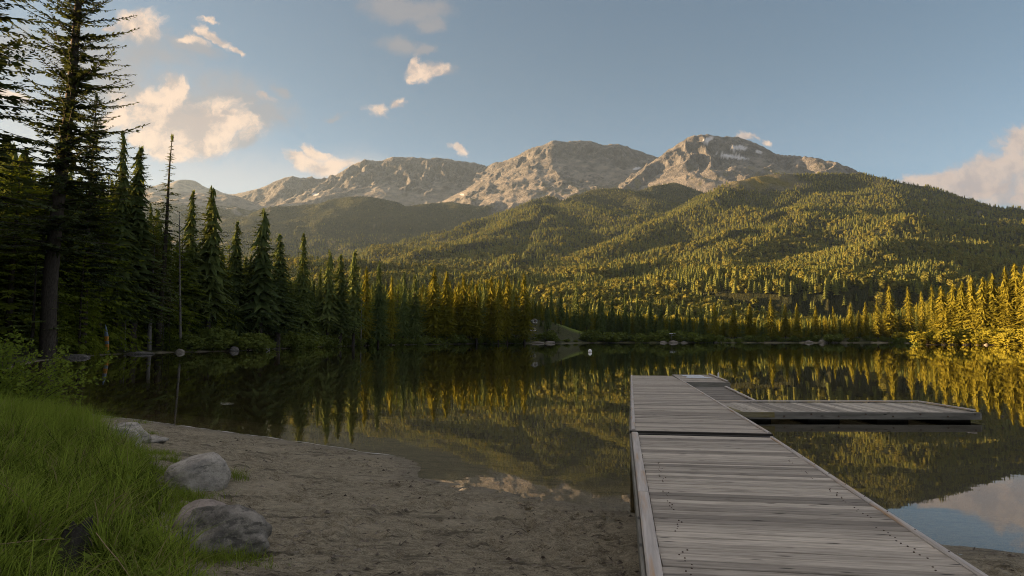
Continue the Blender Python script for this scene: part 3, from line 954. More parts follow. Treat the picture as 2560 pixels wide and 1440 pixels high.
def conifer(seed, H=20., Rm=3., base=.12, whorls=28, per=5, seg=6, twig=.42, droop=.35, gap=.05, tpow=.8, up=.05, tip=.12, dead=0, wide=.34, irr=.35, lowtaper=.12, branchsticks=False, r0=.011):
    g = np.random.default_rng(seed)
    zs = np.linspace(0, H, 9)
    bend = np.cumsum(g.normal(0, H * .0016, (9, 2)), axis=0); bend[0] = 0
    tp = np.stack([bend[:, 0], bend[:, 1], zs], -1)
    rad = H * r0 * (1 - zs / H) ** .85 + H * .0009
    parts = [tube(tp, rad, 7)]
    V_, F_ = [], []
    sticks = []

    def axis(z):
        return np.array([np.interp(z, zs, bend[:, 0]), np.interp(z, zs, bend[:, 1]), z])

    def kite(p, d, ln, w, g):
        side = np.cross(d, (0, 0, 1.0)); n_ = np.linalg.norm(side)
        side = side / n_ if n_ > 1e-6 else np.array([1., 0, 0])
        side = side + np.array([0, 0, g.normal(0, .45)])
        o = len(V_)
        m = p + d * ln * .45
        V_.extend([p, m + side * w * ln * .5, p + d * ln, m - side * w * ln * .5])
        F_.append((o, o + 1, o + 2, o + 3))
    for i in range(whorls):
        t = (i + g.uniform(0, .8)) / whorls
        z = H * (base + (1 - base) * t ** .92)
        prof = (1 - t) ** tpow * min(1, (t + .05) / max(lowtaper, .01)) ** .5
        Lb = Rm * prof + H * .006
        n = max(3, int(round(per + g.uniform(-1, 1))))
        a0 = g.uniform(0, 6.28)
        for j in range(n):
            if g.random() < gap:
                continue
            a = a0 + 6.283 * j / n + g.normal(0, .25)
            lb = Lb * (1 - irr + 2 * irr * g.random() * .8)
            dr = droop * (1 - .6 * t) * g.uniform(.6, 1.4)
            u_ = up + .35 * t
            hd = np.array([math.cos(a), math.sin(a), 0])
            zz = z + g.normal(0, H * .006)
            p0 = axis(min(max(zz, 0), H))
            ns = max(2, int(round(seg * (.45 + .55 * lb / Rm))))
            ss = np.linspace(0, 1, ns + 1)
            path = [p0 + hd * lb * s + np.array([0, 0, lb * (u_ * s - dr * s * s * 1.3 + tip * s ** 3)]) for s in ss]
            if branchsticks:
                sticks.append(tube(path, [max(.012, lb * .016 * (1 - .8 * s)) for s in ss], 3))
            for k in range(1, ns + 1):
                s = ss[k]
                d = path[k] - path[k - 1]; d /= np.linalg.norm(d)
                tl = twig * Rm * (.25 + .75 * (lb / Rm)) * (1.05 - .62 * s) * g.uniform(.7, 1.25)
                for sg in (-1, 1):
                    an = sg * g.uniform(.6, 1.15)
                    ca, sa = math.cos(an), math.sin(an)
                    dd_ = np.array([d[0] * ca - d[1] * sa, d[0] * sa + d[1] * ca, d[2] - g.uniform(.05, .45)])
                    dd_ /= np.linalg.norm(dd_)
                    kite(path[k - 1] + (path[k] - path[k - 1]) * g.uniform(.3, 1), dd_, tl, wide, g)
                if g.random() < .6:
                    dd_ = d * .6 + np.array([g.normal(0, .3), g.normal(0, .3), -.8]); dd_ /= np.linalg.norm(dd_)
                    kite(path[k], dd_, tl * .6, wide * 1.2, g)
            kite(path[-1] - d * .1, d, tl * 1.1, wide, g)
    for q in range(3):
        a = q * 2.1
        kite(axis(H) - np.array([0, 0, H * .03]), np.array([.12 * math.cos(a), .12 * math.sin(a), 1.0]), H * .045, .25, g)
    for _ in range(dead):
        z = H * g.uniform(.08, base + .08); a = g.uniform(0, 6.28); lb = Rm * g.uniform(.25, .7)
        p0 = axis(z)
        path = [p0 + np.array([math.cos(a) * lb * s, math.sin(a) * lb * s, -lb * .35 * s * s]) for s in (0, .5, 1)]
        parts.append(tube(path, [.05, .035, .012], 3))
    return join(parts + sticks), (V_, F_)


PROTO = {}


def tiers(seed, H, Rm, base, n_t, n, tpow, lowtaper):
    g = np.random.default_rng(seed); V_, F_ = [], []
    for i in range(n_t):
        t = (i + g.uniform(-.2, .2)) / n_t
        t = max(t, 0)
        z0 = H * (base + (1 - base) * t); dz = H * (1 - base) / n_t
        r_ = Rm * (1 - t) ** tpow * min(1, (t + .05) / lowtaper) ** .5 * g.uniform(.8, 1.12) + .12
        cx, cy = g.normal(0, .06 * Rm, 2)
        o = len(V_); V_.append((cx * .3, cy * .3, min(H, z0 + dz * 1.9)))
        a0 = g.uniform(0, 6)
        for k in range(2 * n):
            a = a0 + math.pi * k / n + g.normal(0, .08)
            tipv = k % 2 == 0
            q = r_ * (g.uniform(.7, 1.2) if tipv else g.uniform(.38, .6))
            V_.append((cx + q * math.cos(a), cy + q * math.sin(a), z0 + (-dz * g.uniform(.1, .6) if tipv else dz * g.uniform(.25, .6))))
        for k in range(2 * n):
            F_.append((o, o + 1 + k, o + 1 + (k + 1) % (2 * n)))
    return V_, F_
HID = []


def tree_proto(key, name, crown_mat, bark, H, solid=0, **kw):
    (tv, tf), (cv, cf) = conifer(H=H, **kw)
    if solid:
        a = tiers(kw['seed'] + 70, H, kw['Rm'] * .78, kw['base'], solid, 9, kw['tpow'], kw.get('lowtaper', .12))
        cv, cf = join([(cv, cf), a])
    tm = mesh(name + ' trunk', tv, tf, True, bark)
    cm = mesh(name + ' crown', cv, cf if solid else np.array(cf), False, crown_mat)
    PROTO[key] = (name, tm, cm, H, kw.get('Rm', 3.))


tree_proto('hero', 'spruce_tree', M_DARKSPRUCE, M_BARK, 60., seed=3, Rm=6.4, base=.19, whorls=76, per=6, seg=19, twig=.165, droop=.36, gap=.16, tpow=.5, up=.20, tip=.30, dead=14, irr=.45, lowtaper=.05, wide=.36, branchsticks=True, r0=.0125)
tree_proto('hero2', 'spruce_tree', M_DARKSPRUCE, M_BARK, 38., seed=4, Rm=4.8, base=.22, whorls=54, per=6, seg=16, twig=.21, droop=.38, gap=.05, tpow=.6, up=.15, tip=.25, dead=10, irr=.4, wide=.40, branchsticks=True)
tree_proto('spire', 'spruce_tree', M_SPRUCE, M_BARK, 34., solid=26, seed=5, Rm=3.6, base=.14, whorls=60, per=5, seg=11, twig=.25, wide=.42, droop=.45, gap=.06, tpow=.85, irr=.38, dead=6, branchsticks=True)
tree_proto('sparse', 'spruce_tree', M_SPRUCE, M_BARK, 36., seed=6, Rm=3.3, base=.22, whorls=50, per=4, seg=10, twig=.24, wide=.4, droop=.6, gap=.2, tpow=1.0, irr=.5, dead=16, branchsticks=True)
tree_proto('full', 'spruce_tree', M_SPRUCE, M_BARK, 28., solid=20, seed=7, Rm=3.9, base=.07, whorls=48, per=6, seg=11, twig=.26, wide=.42, droop=.42, gap=.05, tpow=.85, irr=.35, dead=4)
tree_proto('full2', 'spruce_tree', M_SPRUCE, M_BARK, 28., solid=19, seed=8, Rm=3.3, base=.10, whorls=48, per=5, seg=10, twig=.28, wide=.42, droop=.5, gap=.08, tpow=.8, irr=.45, dead=5)
tree_proto('tier', 'spruce_tree', M_SPRUCE, M_BARK, 28., solid=15, seed=9, Rm=3.7, base=.16, whorls=38, per=6, seg=11, twig=.26, wide=.42, droop=.5, gap=.1, tpow=.75, up=.1, irr=.45, dead=10, branchsticks=True)
tree_proto('fir', 'fir_tree', M_SUN_GOLD, M_BARK, 27., solid=20, seed=10, Rm=3.6, base=.08, whorls=42, per=6, seg=8, twig=.33, wide=.42, droop=.25, gap=.04, tpow=.7, irr=.35, lowtaper=.2)
tree_proto('fir2', 'fir_tree', M_SUN_GOLD, M_BARK, 27., solid=17, seed=11, Rm=3.2, base=.10, whorls=42, per=6, seg=8, twig=.34, wide=.42, droop=.3, gap=.06, tpow=.6, irr=.45, lowtaper=.2)
tree_proto('bright', 'young_fir', M_BRIGHT, M_BARK, 13., seed=12, Rm=2.3, base=.03, whorls=24, per=6, seg=6, twig=.40, droop=.15, gap=.04, tpow=.75, irr=.3)
tree_proto('hemlock', 'hemlock_tree', M_HEMLOCK, M_BARK, 20., seed=13, Rm=4.4, base=.02, whorls=34, per=6, seg=10, twig=.25, droop=.55, gap=.06, tpow=.6, irr=.5, up=.18, lowtaper=.08)
tree_proto('hemlock2', 'hemlock_tree', M_HEMLOCK, M_BARK, 20., seed=14, Rm=5.0, base=.01, whorls=30, per=6, seg=11, twig=.23, droop=.45, gap=.08, tpow=.55, irr=.55, up=.12, lowtaper=.05)
tree_proto('russet', 'larch_tree', M_RUSSET, M_DEAD, 24., seed=15, Rm=3.6, base=.30, whorls=32, per=5, seg=9, twig=.25, droop=.35, gap=.06, tpow=.75, irr=.4, dead=8, branchsticks=True)
tree_proto('young', 'young_fir', M_SPRUCE, M_BARK, 8., seed=16, Rm=1.7, base=.05, whorls=18, per=5, seg=6, twig=.34, droop=.2, gap=.04, tpow=.95, irr=.25)
SPR = ['full', 'full2', 'tier', 'spire']


def add_tree(key, px, top, Yd, label, wscale=1.0, lean=0.0, group=None, rot=None, baseoff=0.0):
    name, tm, cm, H, Rm = PROTO[key]
    P = at(px, 700, Yd)
    x = P[0]
    zb = gz(x, Yd) - .15
    zt = at(px, top, Yd)[2]
    s = max(.15, (zt - zb) / H)
    rt = rng.uniform(0, 6.28) if rot is None else rot
    r = bpy.data.objects.new(name, None); COL.objects.link(r)
    r.location = (x - baseoff, Yd, zb)
    wscale *= 1.0 if key.startswith('hero') else rng.uniform(.82, 1.35)
    r.scale = (s * wscale, s * wscale, s)
    r.rotation_euler = (0, lean, 0)
    r['label'] = label; r['category'] = 'tree'
    if group:
        r['group'] = group
    for nm, me in (('trunk', tm), ('crown', cm)):
        c = bpy.data.objects.new(nm, me); COL.objects.link(c); c.parent = r
        c.rotation_euler = (0, 0, rt)
    return r


G_L = 'conifers along the shaded shore'
G_C = 'conifers along the far shore'
G_R = 'golden lit conifers on the right point'
# shaded shore, from the beach end outwards
TREES = [
    ('hero', 118, -420, 80, 'tallest spruce, its thick trunk and ragged branches rising past the top of the photo', 1.0, .035, -0.5),
    ('hero2', 214, 236, 98, 'ragged spruce just behind the tallest spruce, crown glowing in the gaps', 1.05, .0, 0),
    ('spire', 294, 333, 112, 'thin dark spire, first one right of the two ragged spruces', 1.0, 0, 0),
    ('spire', 336, 370, 116, 'dark spire between the thin first spire and the tall needle thin one', 1.05, 0, 0),
    ('sparse', 402, 338, 124, 'needle thin half bare spruce standing up against the far domed mountain', .95, .02, 0),
    ('russet', 380, 592, 119, 'russet brown larch with a pale bare lower trunk near the water', 1.1, 0, 0),
    ('spire', 474, 478, 138, 'slim spruce beside the bare snag, shorter of a pair', 1.15, 0, 0),
    ('tier', 526, 468, 141, 'dark pointed spruce, taller of the pair right of the bare snag', .95, 0, 0),
    ('full2', 588, 556, 150, 'dark spruce filling the gap between the tall pair and the tiered spruce', 1.0, 0, 0),
    ('tier', 655, 523, 152, 'tiered spruce with wide flat branches and clear sky on both sides of its top', .95, 0, 0),
    ('spire', 697, 587, 165, 'narrow spruce directly right of the wide tiered spruce', 1.2, 0, 0),
    ('full', 757, 582, 184, 'broad dark spruce with drooping skirts rising behind the bright young fir', .95, 0, 0),
    ('full2', 800, 668, 214, 'short narrow spruce between the broad dark spruce and the trio of spires', .8, 0, 0),
    ('tier', 823, 624, 212, 'first of three even spires right of the broad dark spruce', .9, 0, 0),
    ('spire', 851, 638, 216, 'middle and lowest of three even spires over the blue valley', 1.2, 0, 0),
    ('tier', 885, 626, 226, 'third of three even spires, bare trunk showing below', .9, 0, 0),
    ('bright', 777, 733, 186, 'bright yellow green young fir standing in front of the dark trees at the water', 1.05, 0, 0),
    ('fir2', 915, 668, 240, 'first fir with sun caught in its needles right of the three spires', .9, 0, 0),
    ('full', 948, 654, 246, 'tall dark fir with gold edges where the lit forest begins', .9, 0, 0),
    ('fir2', 980, 690, 262, 'small gold edged fir between two taller firs where the lit forest begins', .9, 0, 0),
    ('full2', 1010, 680, 278, 'dark pointed spruce against the pale yellow valley forest', .9, 0, 0),
    ('full2', 1038, 688, 286, 'dark pointed spruce left of the first golden fir', .9, 0, 0),
    ('fir', 1085, 671, 300, 'first of the tall golden firs, lit down its left side', .9, 0, 0),
    ('fir', 1117, 679, 308, 'second golden fir, right of the tallest golden one', .9, 0, 0),
    ('fir', 1160, 690, 320, 'golden fir with rounded top standing alone between gaps', 1.0, 0, 0),
    ('fir2', 1192, 708, 326, 'lower golden fir tucked beside the taller ones', .9, 0, 0),
    ('fir', 1228, 690, 334, 'golden fir with two tops close together, the lower of them', .9, 0, 0),
    ('fir2', 1246, 712, 330, 'short golden fir in front of the tall golden group', .9, 0, 0),
    ('fir', 1268, 688, 344, 'tall golden fir left of the brightest one', .9, 0, 0),
    ('fir', 1311, 684, 350, 'brightest golden fir, last of the lit row before the dark trees', 1.05, 0, 0),
    ('fir2', 1140, 728, 322, 'small dark fir with a lit tip under the golden row', .9, 0, 0),
]
for (k, px, top, Yd, lb, ws, lean, bo) in TREES:
    add_tree(k, px, top, Yd, lb, ws * (1.05 if k.startswith('hero') or k == 'sparse' else 1.38), lean, baseoff=bo)
add_tree('hero2', -150, -420, 62, 'spruce mostly cut by the photo edge, bough tips showing at the top corner', 1.35)
# undergrowth conifers at the beach end of the shaded shore
for (k, px, top, Yd, lb, ws) in [
        ('hemlock', 258, 512, 107, 'lush hemlock with lit green drooping sprays below the ragged spruces', 1.0),
        ('hemlock2', 205, 588, 95, 'broad hemlock with drooping yellow green tips over the water', .9),
        ('hemlock', 120, 470, 96, 'dark hemlock wrapped around the foot of the tallest spruce', 1.1),
        ('hemlock2', 30, 400, 90, 'heavy dark hemlock at the very edge of the photo', 1.2),
        ('young', 88, 630, 80, 'blue green young fir with a thin leader in front of the dark hemlocks', 1.4),
        ('hemlock2', 236, 735, 101, 'low bright hemlock boughs hanging above the bank beside the standing kayak', .8),
        ('hemlock2', 150, 700, 86, 'low dark green hemlock behind the leafy bush', 1.2),
        ('young', 413, 775, 121, 'small blue green fir standing among the bare trunks by the water', 1.0),
        ('hemlock2', 430, 815, 122, 'spreading low conifer boughs hanging over the pale triangular rock', 1.5)]:
    add_tree(k, px, top, Yd, lb, ws)
# far shore
far = [(1368, 752, 400, 'full'), (1378, 728, 430, 'full2'), (1402, 742, 425, 'tier'), (1440, 705, 470, 'spire'), (1466, 745, 432, 'tier'), (1498, 738, 440, 'full'), (1506, 752, 430, 'full2'),
       (1530, 752, 436, 'tier'), (1562, 742, 446, 'full'), (1592, 748, 440, 'full2'), (1625, 765, 432, 'full'), (1652, 770, 436, 'tier'), (1690, 772, 438, 'full'), (1722, 778, 436, 'full2'), (1750, 768, 440, 'full')]
far_lab = ['dark fir right of the last golden fir', 'dark fir on the slope behind the hidden cabin', 'dark fir behind the lawn', 'tall thin spire standing above the dark far shore wood', 'dark spruce with a golden tip right of the lawn',
           'broad dark spruce right of the golden tipped one', 'short dark spruce in front of the broad one behind the buoy', 'dark tiered spruce beyond the buoy', 'dark fir near the middle of the far shore', 'dark fir left of the shaded gap on the far shore',
           'dark fir behind the pale far shelter, on its left', 'dark tiered spruce behind the pale far shelter', 'dark fir above the pale far shelter', 'dark fir right of the pale far shelter', 'dark fir beside the forked golden pine']
for (px, top, Yd, k), lb in zip(far, far_lab):
    add_tree(k, px, top - 10, Yd, lb + ' across the lake', 1.15)
for (px, top, Yd, k, lb) in [(1352, 792, 404, 'full', 'small dark conifer right of the white cabin'), (1362, 800, 394, 'full2', 'lowest dark conifer between the cabins and the lawn'), (1374, 778, 409, 'full', 'dark conifer standing at the left end of the lawn'),
                            (1388, 786, 420, 'full2', 'ragged dark conifer behind the left end of the lawn'), (1396, 806, 402, 'young', 'small young fir at the near left corner of the lawn'), (1416, 764, 458, 'full', 'dark conifer directly behind the lawn'), (1434, 770, 456, 'full2', 'dark conifer behind the right half of the lawn'),
                            (1456, 782, 432, 'full', 'dark conifer at the right end of the lawn'), (1448, 822, 415, 'young', 'small fir in front of the right end of the lawn'), (1318, 798, 372, 'full', 'dark conifer at the water left of the cabins'), (1306, 812, 366, 'full2', 'short dark conifer at the water left of the cabins')]:
    add_tree(k, px, top, Yd, lb + ' across the lake', 1.4)
right = [(1785, 768, 412, 'fir2', 'forked golden pine leaning over the water beyond the dock end'), (1832, 775, 425, 'fir', 'rounded fir with gold top right of the forked pine'), (1872, 768, 430, 'fir', 'gold topped fir between the rounded fir and the lone shore fir'),
         (1925, 755, 413, 'fir', 'narrow lone fir at the waterline, gold above and dark below'), (1960, 770, 428, 'fir2', 'gold tipped fir just behind the lone shore fir'), (1990, 768, 415, 'fir', 'broad fir at the waterline with a lit upper half, second of the shore firs'),
         (2036, 775, 432, 'fir2', 'gold topped fir behind the pale stacked rocks'), (2080, 776, 430, 'fir', 'gold topped fir right of the pale stacked rocks'), (2123, 768, 414, 'fir', 'full skirted fir on the grassy bank with dark lower branches'),
         (2160, 765, 430, 'fir2', 'gold topped fir right of the full skirted shore fir'), (2190, 762, 434, 'fir', 'gold topped fir left of the tall twin firs'), (2222, 722, 425, 'fir', 'tallest fir of the far bank, first of the twin tops'), (2268, 728, 418, 'fir', 'tall fir, second of the twin tops above the round golden shrub'),
         (2302, 738, 405, 'fir2', 'golden fir between the twin tops and the lit point'), (2328, 722, 395, 'fir', 'golden fir behind the tip of the lit point'),
         (2352, 716, 300, 'fir', 'first tall golden tree on the tip of the lit point'), (2380, 708, 296, 'fir2', 'second tall golden tree of the lit point'), (2404, 704, 290, 'fir', 'golden tree of the lit point with a pointed top, third from its tip'),
         (2428, 690, 285, 'fir', 'tall golden tree in the middle of the lit point'), (2455, 694, 278, 'fir2', 'golden tree of the lit point overhanging the brightest shore stones'), (2482, 684, 276, 'fir', 'golden tree of the lit point left of the tall dark gap'),
         (2512, 668, 272, 'fir', 'tall golden tree near the end of the lit point'), (2540, 658, 270, 'fir2', 'highest golden tree at the edge of the photo'), (2566, 664, 262, 'fir', 'golden tree cut by the edge of the photo')]
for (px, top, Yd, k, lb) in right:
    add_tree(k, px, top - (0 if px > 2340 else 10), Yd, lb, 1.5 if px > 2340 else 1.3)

# snags
snag, _ = conifer(seed=31, H=24, Rm=1.2, base=.5, whorls=1, per=3, dead=0)


def snag_tree(px, top, Yd, label, lean, dead_n, seed, r=.22):
    g = np.random.default_rng(seed)
    P = at(px, 700, Yd); zb = gz(P[0], Yd) - .1; H = at(px, top, Yd)[2] - zb
    zs = np.linspace(0, H, 7)
    parts = [tube(np.stack([np.cumsum(g.normal(0, .03, 7)), zs * 0, zs], -1), r * (1 - zs / H * .75), 7)]
    bparts = []
    for _ in range(dead_n):
        z = H * g.uniform(.35, .98); a = g.uniform(0, 6.28); lb = g.uniform(.3, 1.3)
        bparts.append(tube([(0, 0, z), (math.cos(a) * lb * .6, math.sin(a) * lb * .6, z - .05), (math.cos(a) * lb, math.sin(a) * lb, z - .3 * lb)], [.035, .025, .008], 3))
    v, f = join(parts)
    root = ob('snag_tree', None, None, (P[0], Yd, zb), (0, lean, 0), label=label, category='tree')
    ob('trunk', mesh('snag trunk', v, f, True, M_DEAD), root)
    for v, f in bparts:
        ob('branch', mesh('snag branch', v, f, False, M_DEAD), root)


snag_tree(457, 536, 126, 'bare grey snag leaning between the needle thin spruce and the dark pair', -.045, 12, 1, .26)
snag_tree(306, 590, 117, 'pale dead trunk leaning to the right among the dark spires', .10, 6, 2, .30)
snag_tree(318, 800, 112, 'short pale broken stem on the bank beside the standing kayak', .02, 0, 3, .2)
snag_tree(905, 740, 236, 'thin pale dead stem under the three spires', .0, 4, 4, .22)
snag_tree(972, 790, 266, 'thin white stem leaning to the right at the far water edge', .16, 3, 5, .18)
snag_tree(335, 690, 122, 'straight bare trunk in the dark gap between spire trees', 0, 3, 6, .34)

# filling trees of the dense wall behind the front row
LAND = [(30, 'the heavy edge hemlock'), (118, 'the tallest spruce'), (214, 'the ragged second spruce'), (294, 'the first thin spire'), (336, 'the second dark spire'), (402, 'the needle thin spruce'), (457, 'the bare grey snag'), (500, 'the tall dark pair'), (588, 'the gap filling spruce'),
        (655, 'the wide tiered spruce'), (697, 'the narrow spruce'), (757, 'the broad dark spruce'), (790, 'the bright young fir'), (823, 'the first of three even spires'), (851, 'the middle even spire'), (885, 'the third even spire'), (915, 'the first sun caught fir'), (948, 'the tall gold edged fir'), (980, 'the small gold edged fir'),
        (1024, 'the two dark pointed spruces'), (1085, 'the first golden fir'), (1117, 'the second golden fir'), (1160, 'the lone golden fir'), (1228, 'the golden twin'), (1268, 'the tall golden fir'), (1311, 'the brightest golden fir'), (1335, 'the white cabin'), (1378, 'the lawn'), (1440, 'the thin far spire'), (1475, 'the white buoy'),
        (1510, 'the broad dark far spruce'), (1562, 'the far shore middle'), (1625, 'the shaded far gap'), (1682, 'the pale roofed shelter'), (1722, 'the dark fir past the shelter'), (1785, 'the forked golden pine'), (1832, 'the rounded gold topped fir'), (1872, 'the fir beside the lone one'), (1925, 'the lone narrow shore fir'), (1990, 'the broad shore fir'),
        (2040, 'the pale stacked rocks'), (2080, 'the fir past the stacked rocks'), (2123, 'the full skirted shore fir'), (2160, 'the fir past the full skirted one'), (2222, 'the first twin top'), (2268, 'the second twin top'), (2300, 'the round golden shrub'), (2345, 'the lit point tip'), (2380, 'the second lit tree'), (2404, 'the pointed lit tree'),
        (2428, 'the tall middle lit tree'), (2455, 'the brightest shore stones'), (2482, 'the dark lit-point gap'), (2512, 'the tall end tree'), (2550, 'the highest golden tree')]
USED_LABELS = {}
ADJ = {'full': 'full skirted', 'full2': 'ragged', 'tier': 'flat tiered', 'hemlock': 'drooping', 'spire': 'narrow', 'fir': 'dense', 'fir2': 'uneven'}


def place_label(px, what, near_words):
    x0, nm = min(LAND, key=lambda q: abs(q[0] - px))
    side = 'just left of' if px < x0 - 5 else ('just right of' if px > x0 + 5 else near_words)
    return '%s %s %s' % (what, side, nm)


sh_px = [(0, 88), (150, 92), (300, 112), (450, 128), (600, 142), (700, 168), (870, 232), (1000, 278), (1180, 332), (1300, 362), (1340, 420), (1600, 425), (1900, 424), (2250, 425), (2330, 380), (2345, 300), (2560, 268), (2640, 240)]
env_px = [(0, 330), (100, 420), (200, 420), (300, 450), (400, 520), (450, 600), (500, 560), (600, 620), (700, 660), (800, 705), (900, 700), (1000, 700), (1150, 700), (1300, 702), (1340, 750), (1450, 765), (1560, 770), (1700, 782), (1900, 790), (2100, 785), (2250, 760), (2340, 730), (2450, 708), (2560, 680), (2640, 670)]
sx_, sy_ = np.array(sh_px).T
ex_, ey_ = np.array(env_px).T
fr_ = np.random.default_rng(99)
for i in range(222):
    px = -10 + 2600 * ((i + fr_.uniform(0, 1)) / 195) ** 1.25
    Yd = np.interp(px, sx_, sy_) + fr_.uniform(4, 26)
    top = np.interp(px, ex_, ey_) + fr_.uniform(-4, 46) * (1.2 if px < 700 else .7)
    if 1385 < px < 1470 or 1316 < px < 1358:
        continue
    if i >= 195:
        px = 2335 + (i - 195) * 9.5 + fr_.uniform(-4, 4)
        Yd = np.interp(px, sx_, sy_) + fr_.uniform(-4, 8)
        top = np.interp(px, ex_, ey_) + fr_.uniform(0, 75)
    lit = px > 1040
    if px < 1330:
        k = fr_.choice(['full', 'full2', 'tier', 'hemlock', 'spire'] if not lit else ['fir', 'fir2', 'full2'])
        lb, gr = 'dark conifer packed in the dense shaded wood between taller trees', G_L
        if lit:
            lb, gr = 'conifer with a sunlit top packed between the golden firs', 'packed conifers among the golden firs'
    elif px < 2335:
        k = fr_.choice(['full', 'fir', 'fir2', 'full2'] if px > 1770 else ['full', 'full2', 'tier'])
        lb, gr = 'conifer packed in the far shore wood across the lake', G_C
    else:
        k = fr_.choice(['fir', 'fir2'])
        lb, gr = 'golden conifer packed among the taller trees of the lit point', G_R
    tone = 'golden' if px > 2335 else ('sun tipped' if lit and px < 1330 else 'dark')
    lb = place_label(px, '%s %s conifer' % (ADJ[str(k)], tone), 'behind')
    add_tree(k, px, top, Yd, lb, 1.3 if px < 900 else 1.25, group=gr)

def tell_apart(objs):
    by = {}
    for o in objs:
        by.setdefault(o['label'], []).append(o)
    for lb_, os_ in by.items():
        if len(os_) < 2:
            continue
        os_.sort(key=lambda o: o.location[0] / o.location[1])
        names = ['first', 'second', 'third', 'fourth', 'fifth', 'sixth', 'seventh']
        for i_, o in enumerate(os_):
            o['label'] = '%s of %s: %s' % (names[min(i_, 6)], {2: 'two', 3: 'three', 4: 'four', 5: 'five', 6: 'six'}.get(len(os_), 'seven'), lb_)


# ------------------------------------------------------------------ woods: masses of trees that nobody could count
def lowcone(seed, H, Rb, layers, n):
    g = np.random.default_rng(seed); V_, F_ = [], []
    for i in range(layers):
        t = i / layers
        z0 = H * (.06 + .9 * t); z1 = min(H, z0 + H * (1.5 / layers)); r_ = Rb * (1 - t) ** .75 + .15
        o = len(V_)
        V_.append((g.normal(0, .06), g.normal(0, .06), z1))
        for k in range(2 * n):
            a = math.pi * k / n + i; q = r_ * (g.uniform(.8, 1.15) if k % 2 == 0 else g.uniform(.45, .62))
            V_.append((q * math.cos(a), q * math.sin(a), z0 - (.10 * H / layers if k % 2 == 0 else -.3 * H / layers)))
        for k in range(2 * n):
            F_.append((o, o + 1 + k, o + 1 + (k + 1) % (2 * n)))
    return np.array(V_), np.array(F_)


def blobtree(seed, H, Rb):
    g = np.random.default_rng(seed)
    V_, F_ = [], []
    for i in range(70):
        u_ = g.normal(size=3); u_ /= np.linalg.norm(u_)
        c = u_ * np.array([Rb, Rb, H * .38]) * g.uniform(.7, 1.0) + np.array([0, 0, H * .56])
        n_ = u_ + g.normal(0, .5, 3); n_ /= np.linalg.norm(n_)
        a = np.cross(n_, (0, 0, 1)); a /= np.linalg.norm(a) + 1e-6; b = np.cross(n_, a); s = Rb * g.uniform(.28, .5)
        o = len(V_)
        V_ += [c - a * s, c + b * s, c + a * s, c - b * s]
        F_.append((o, o + 1, o + 2, o + 3))
    return np.array(V_), np.array(F_)


def hidden(name, me):
    return bpy.data.objects.new(name, me)


lib_far = bpy.data.collections.new('hillside tree kinds')
for i in range(3):
    v, f = lowcone(200 + i, 15.5, 3.3 + .5 * i, 6, 6)
    lib_far.objects.link(hidden('a_hill_conifer_%d' % i, mesh('hill conifer', v, f, False, M_HILL)))
v, f = blobtree(210, 14, 4.2)
lib_far.objects.link(hidden('b_hill_leafy', mesh('hill leafy tree', v, f, False, M_LEAFY)))
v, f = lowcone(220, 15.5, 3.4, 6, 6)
lib_far.objects.link(hidden('c_hill_dark', mesh('hill dark conifer', v, f, False, M_FARSHADE)))
lib_mid = bpy.data.collections.new('wood tree kinds')
for i, (mt, rb) in enumerate(((M_SPRUCE, 3.4), (M_SUN_GOLD, 3.6), (M_HILL, 3.2))):
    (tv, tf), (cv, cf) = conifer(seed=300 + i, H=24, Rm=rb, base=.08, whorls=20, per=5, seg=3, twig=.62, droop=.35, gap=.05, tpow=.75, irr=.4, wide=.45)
    lib_mid.objects.link(hidden('a_wood_conifer_%d' % i, mesh('wood conifer', *join([(cv, cf), tiers(330 + i, 24, rb * .95, .06, 15, 8, .75, .15)]), False, mt)))


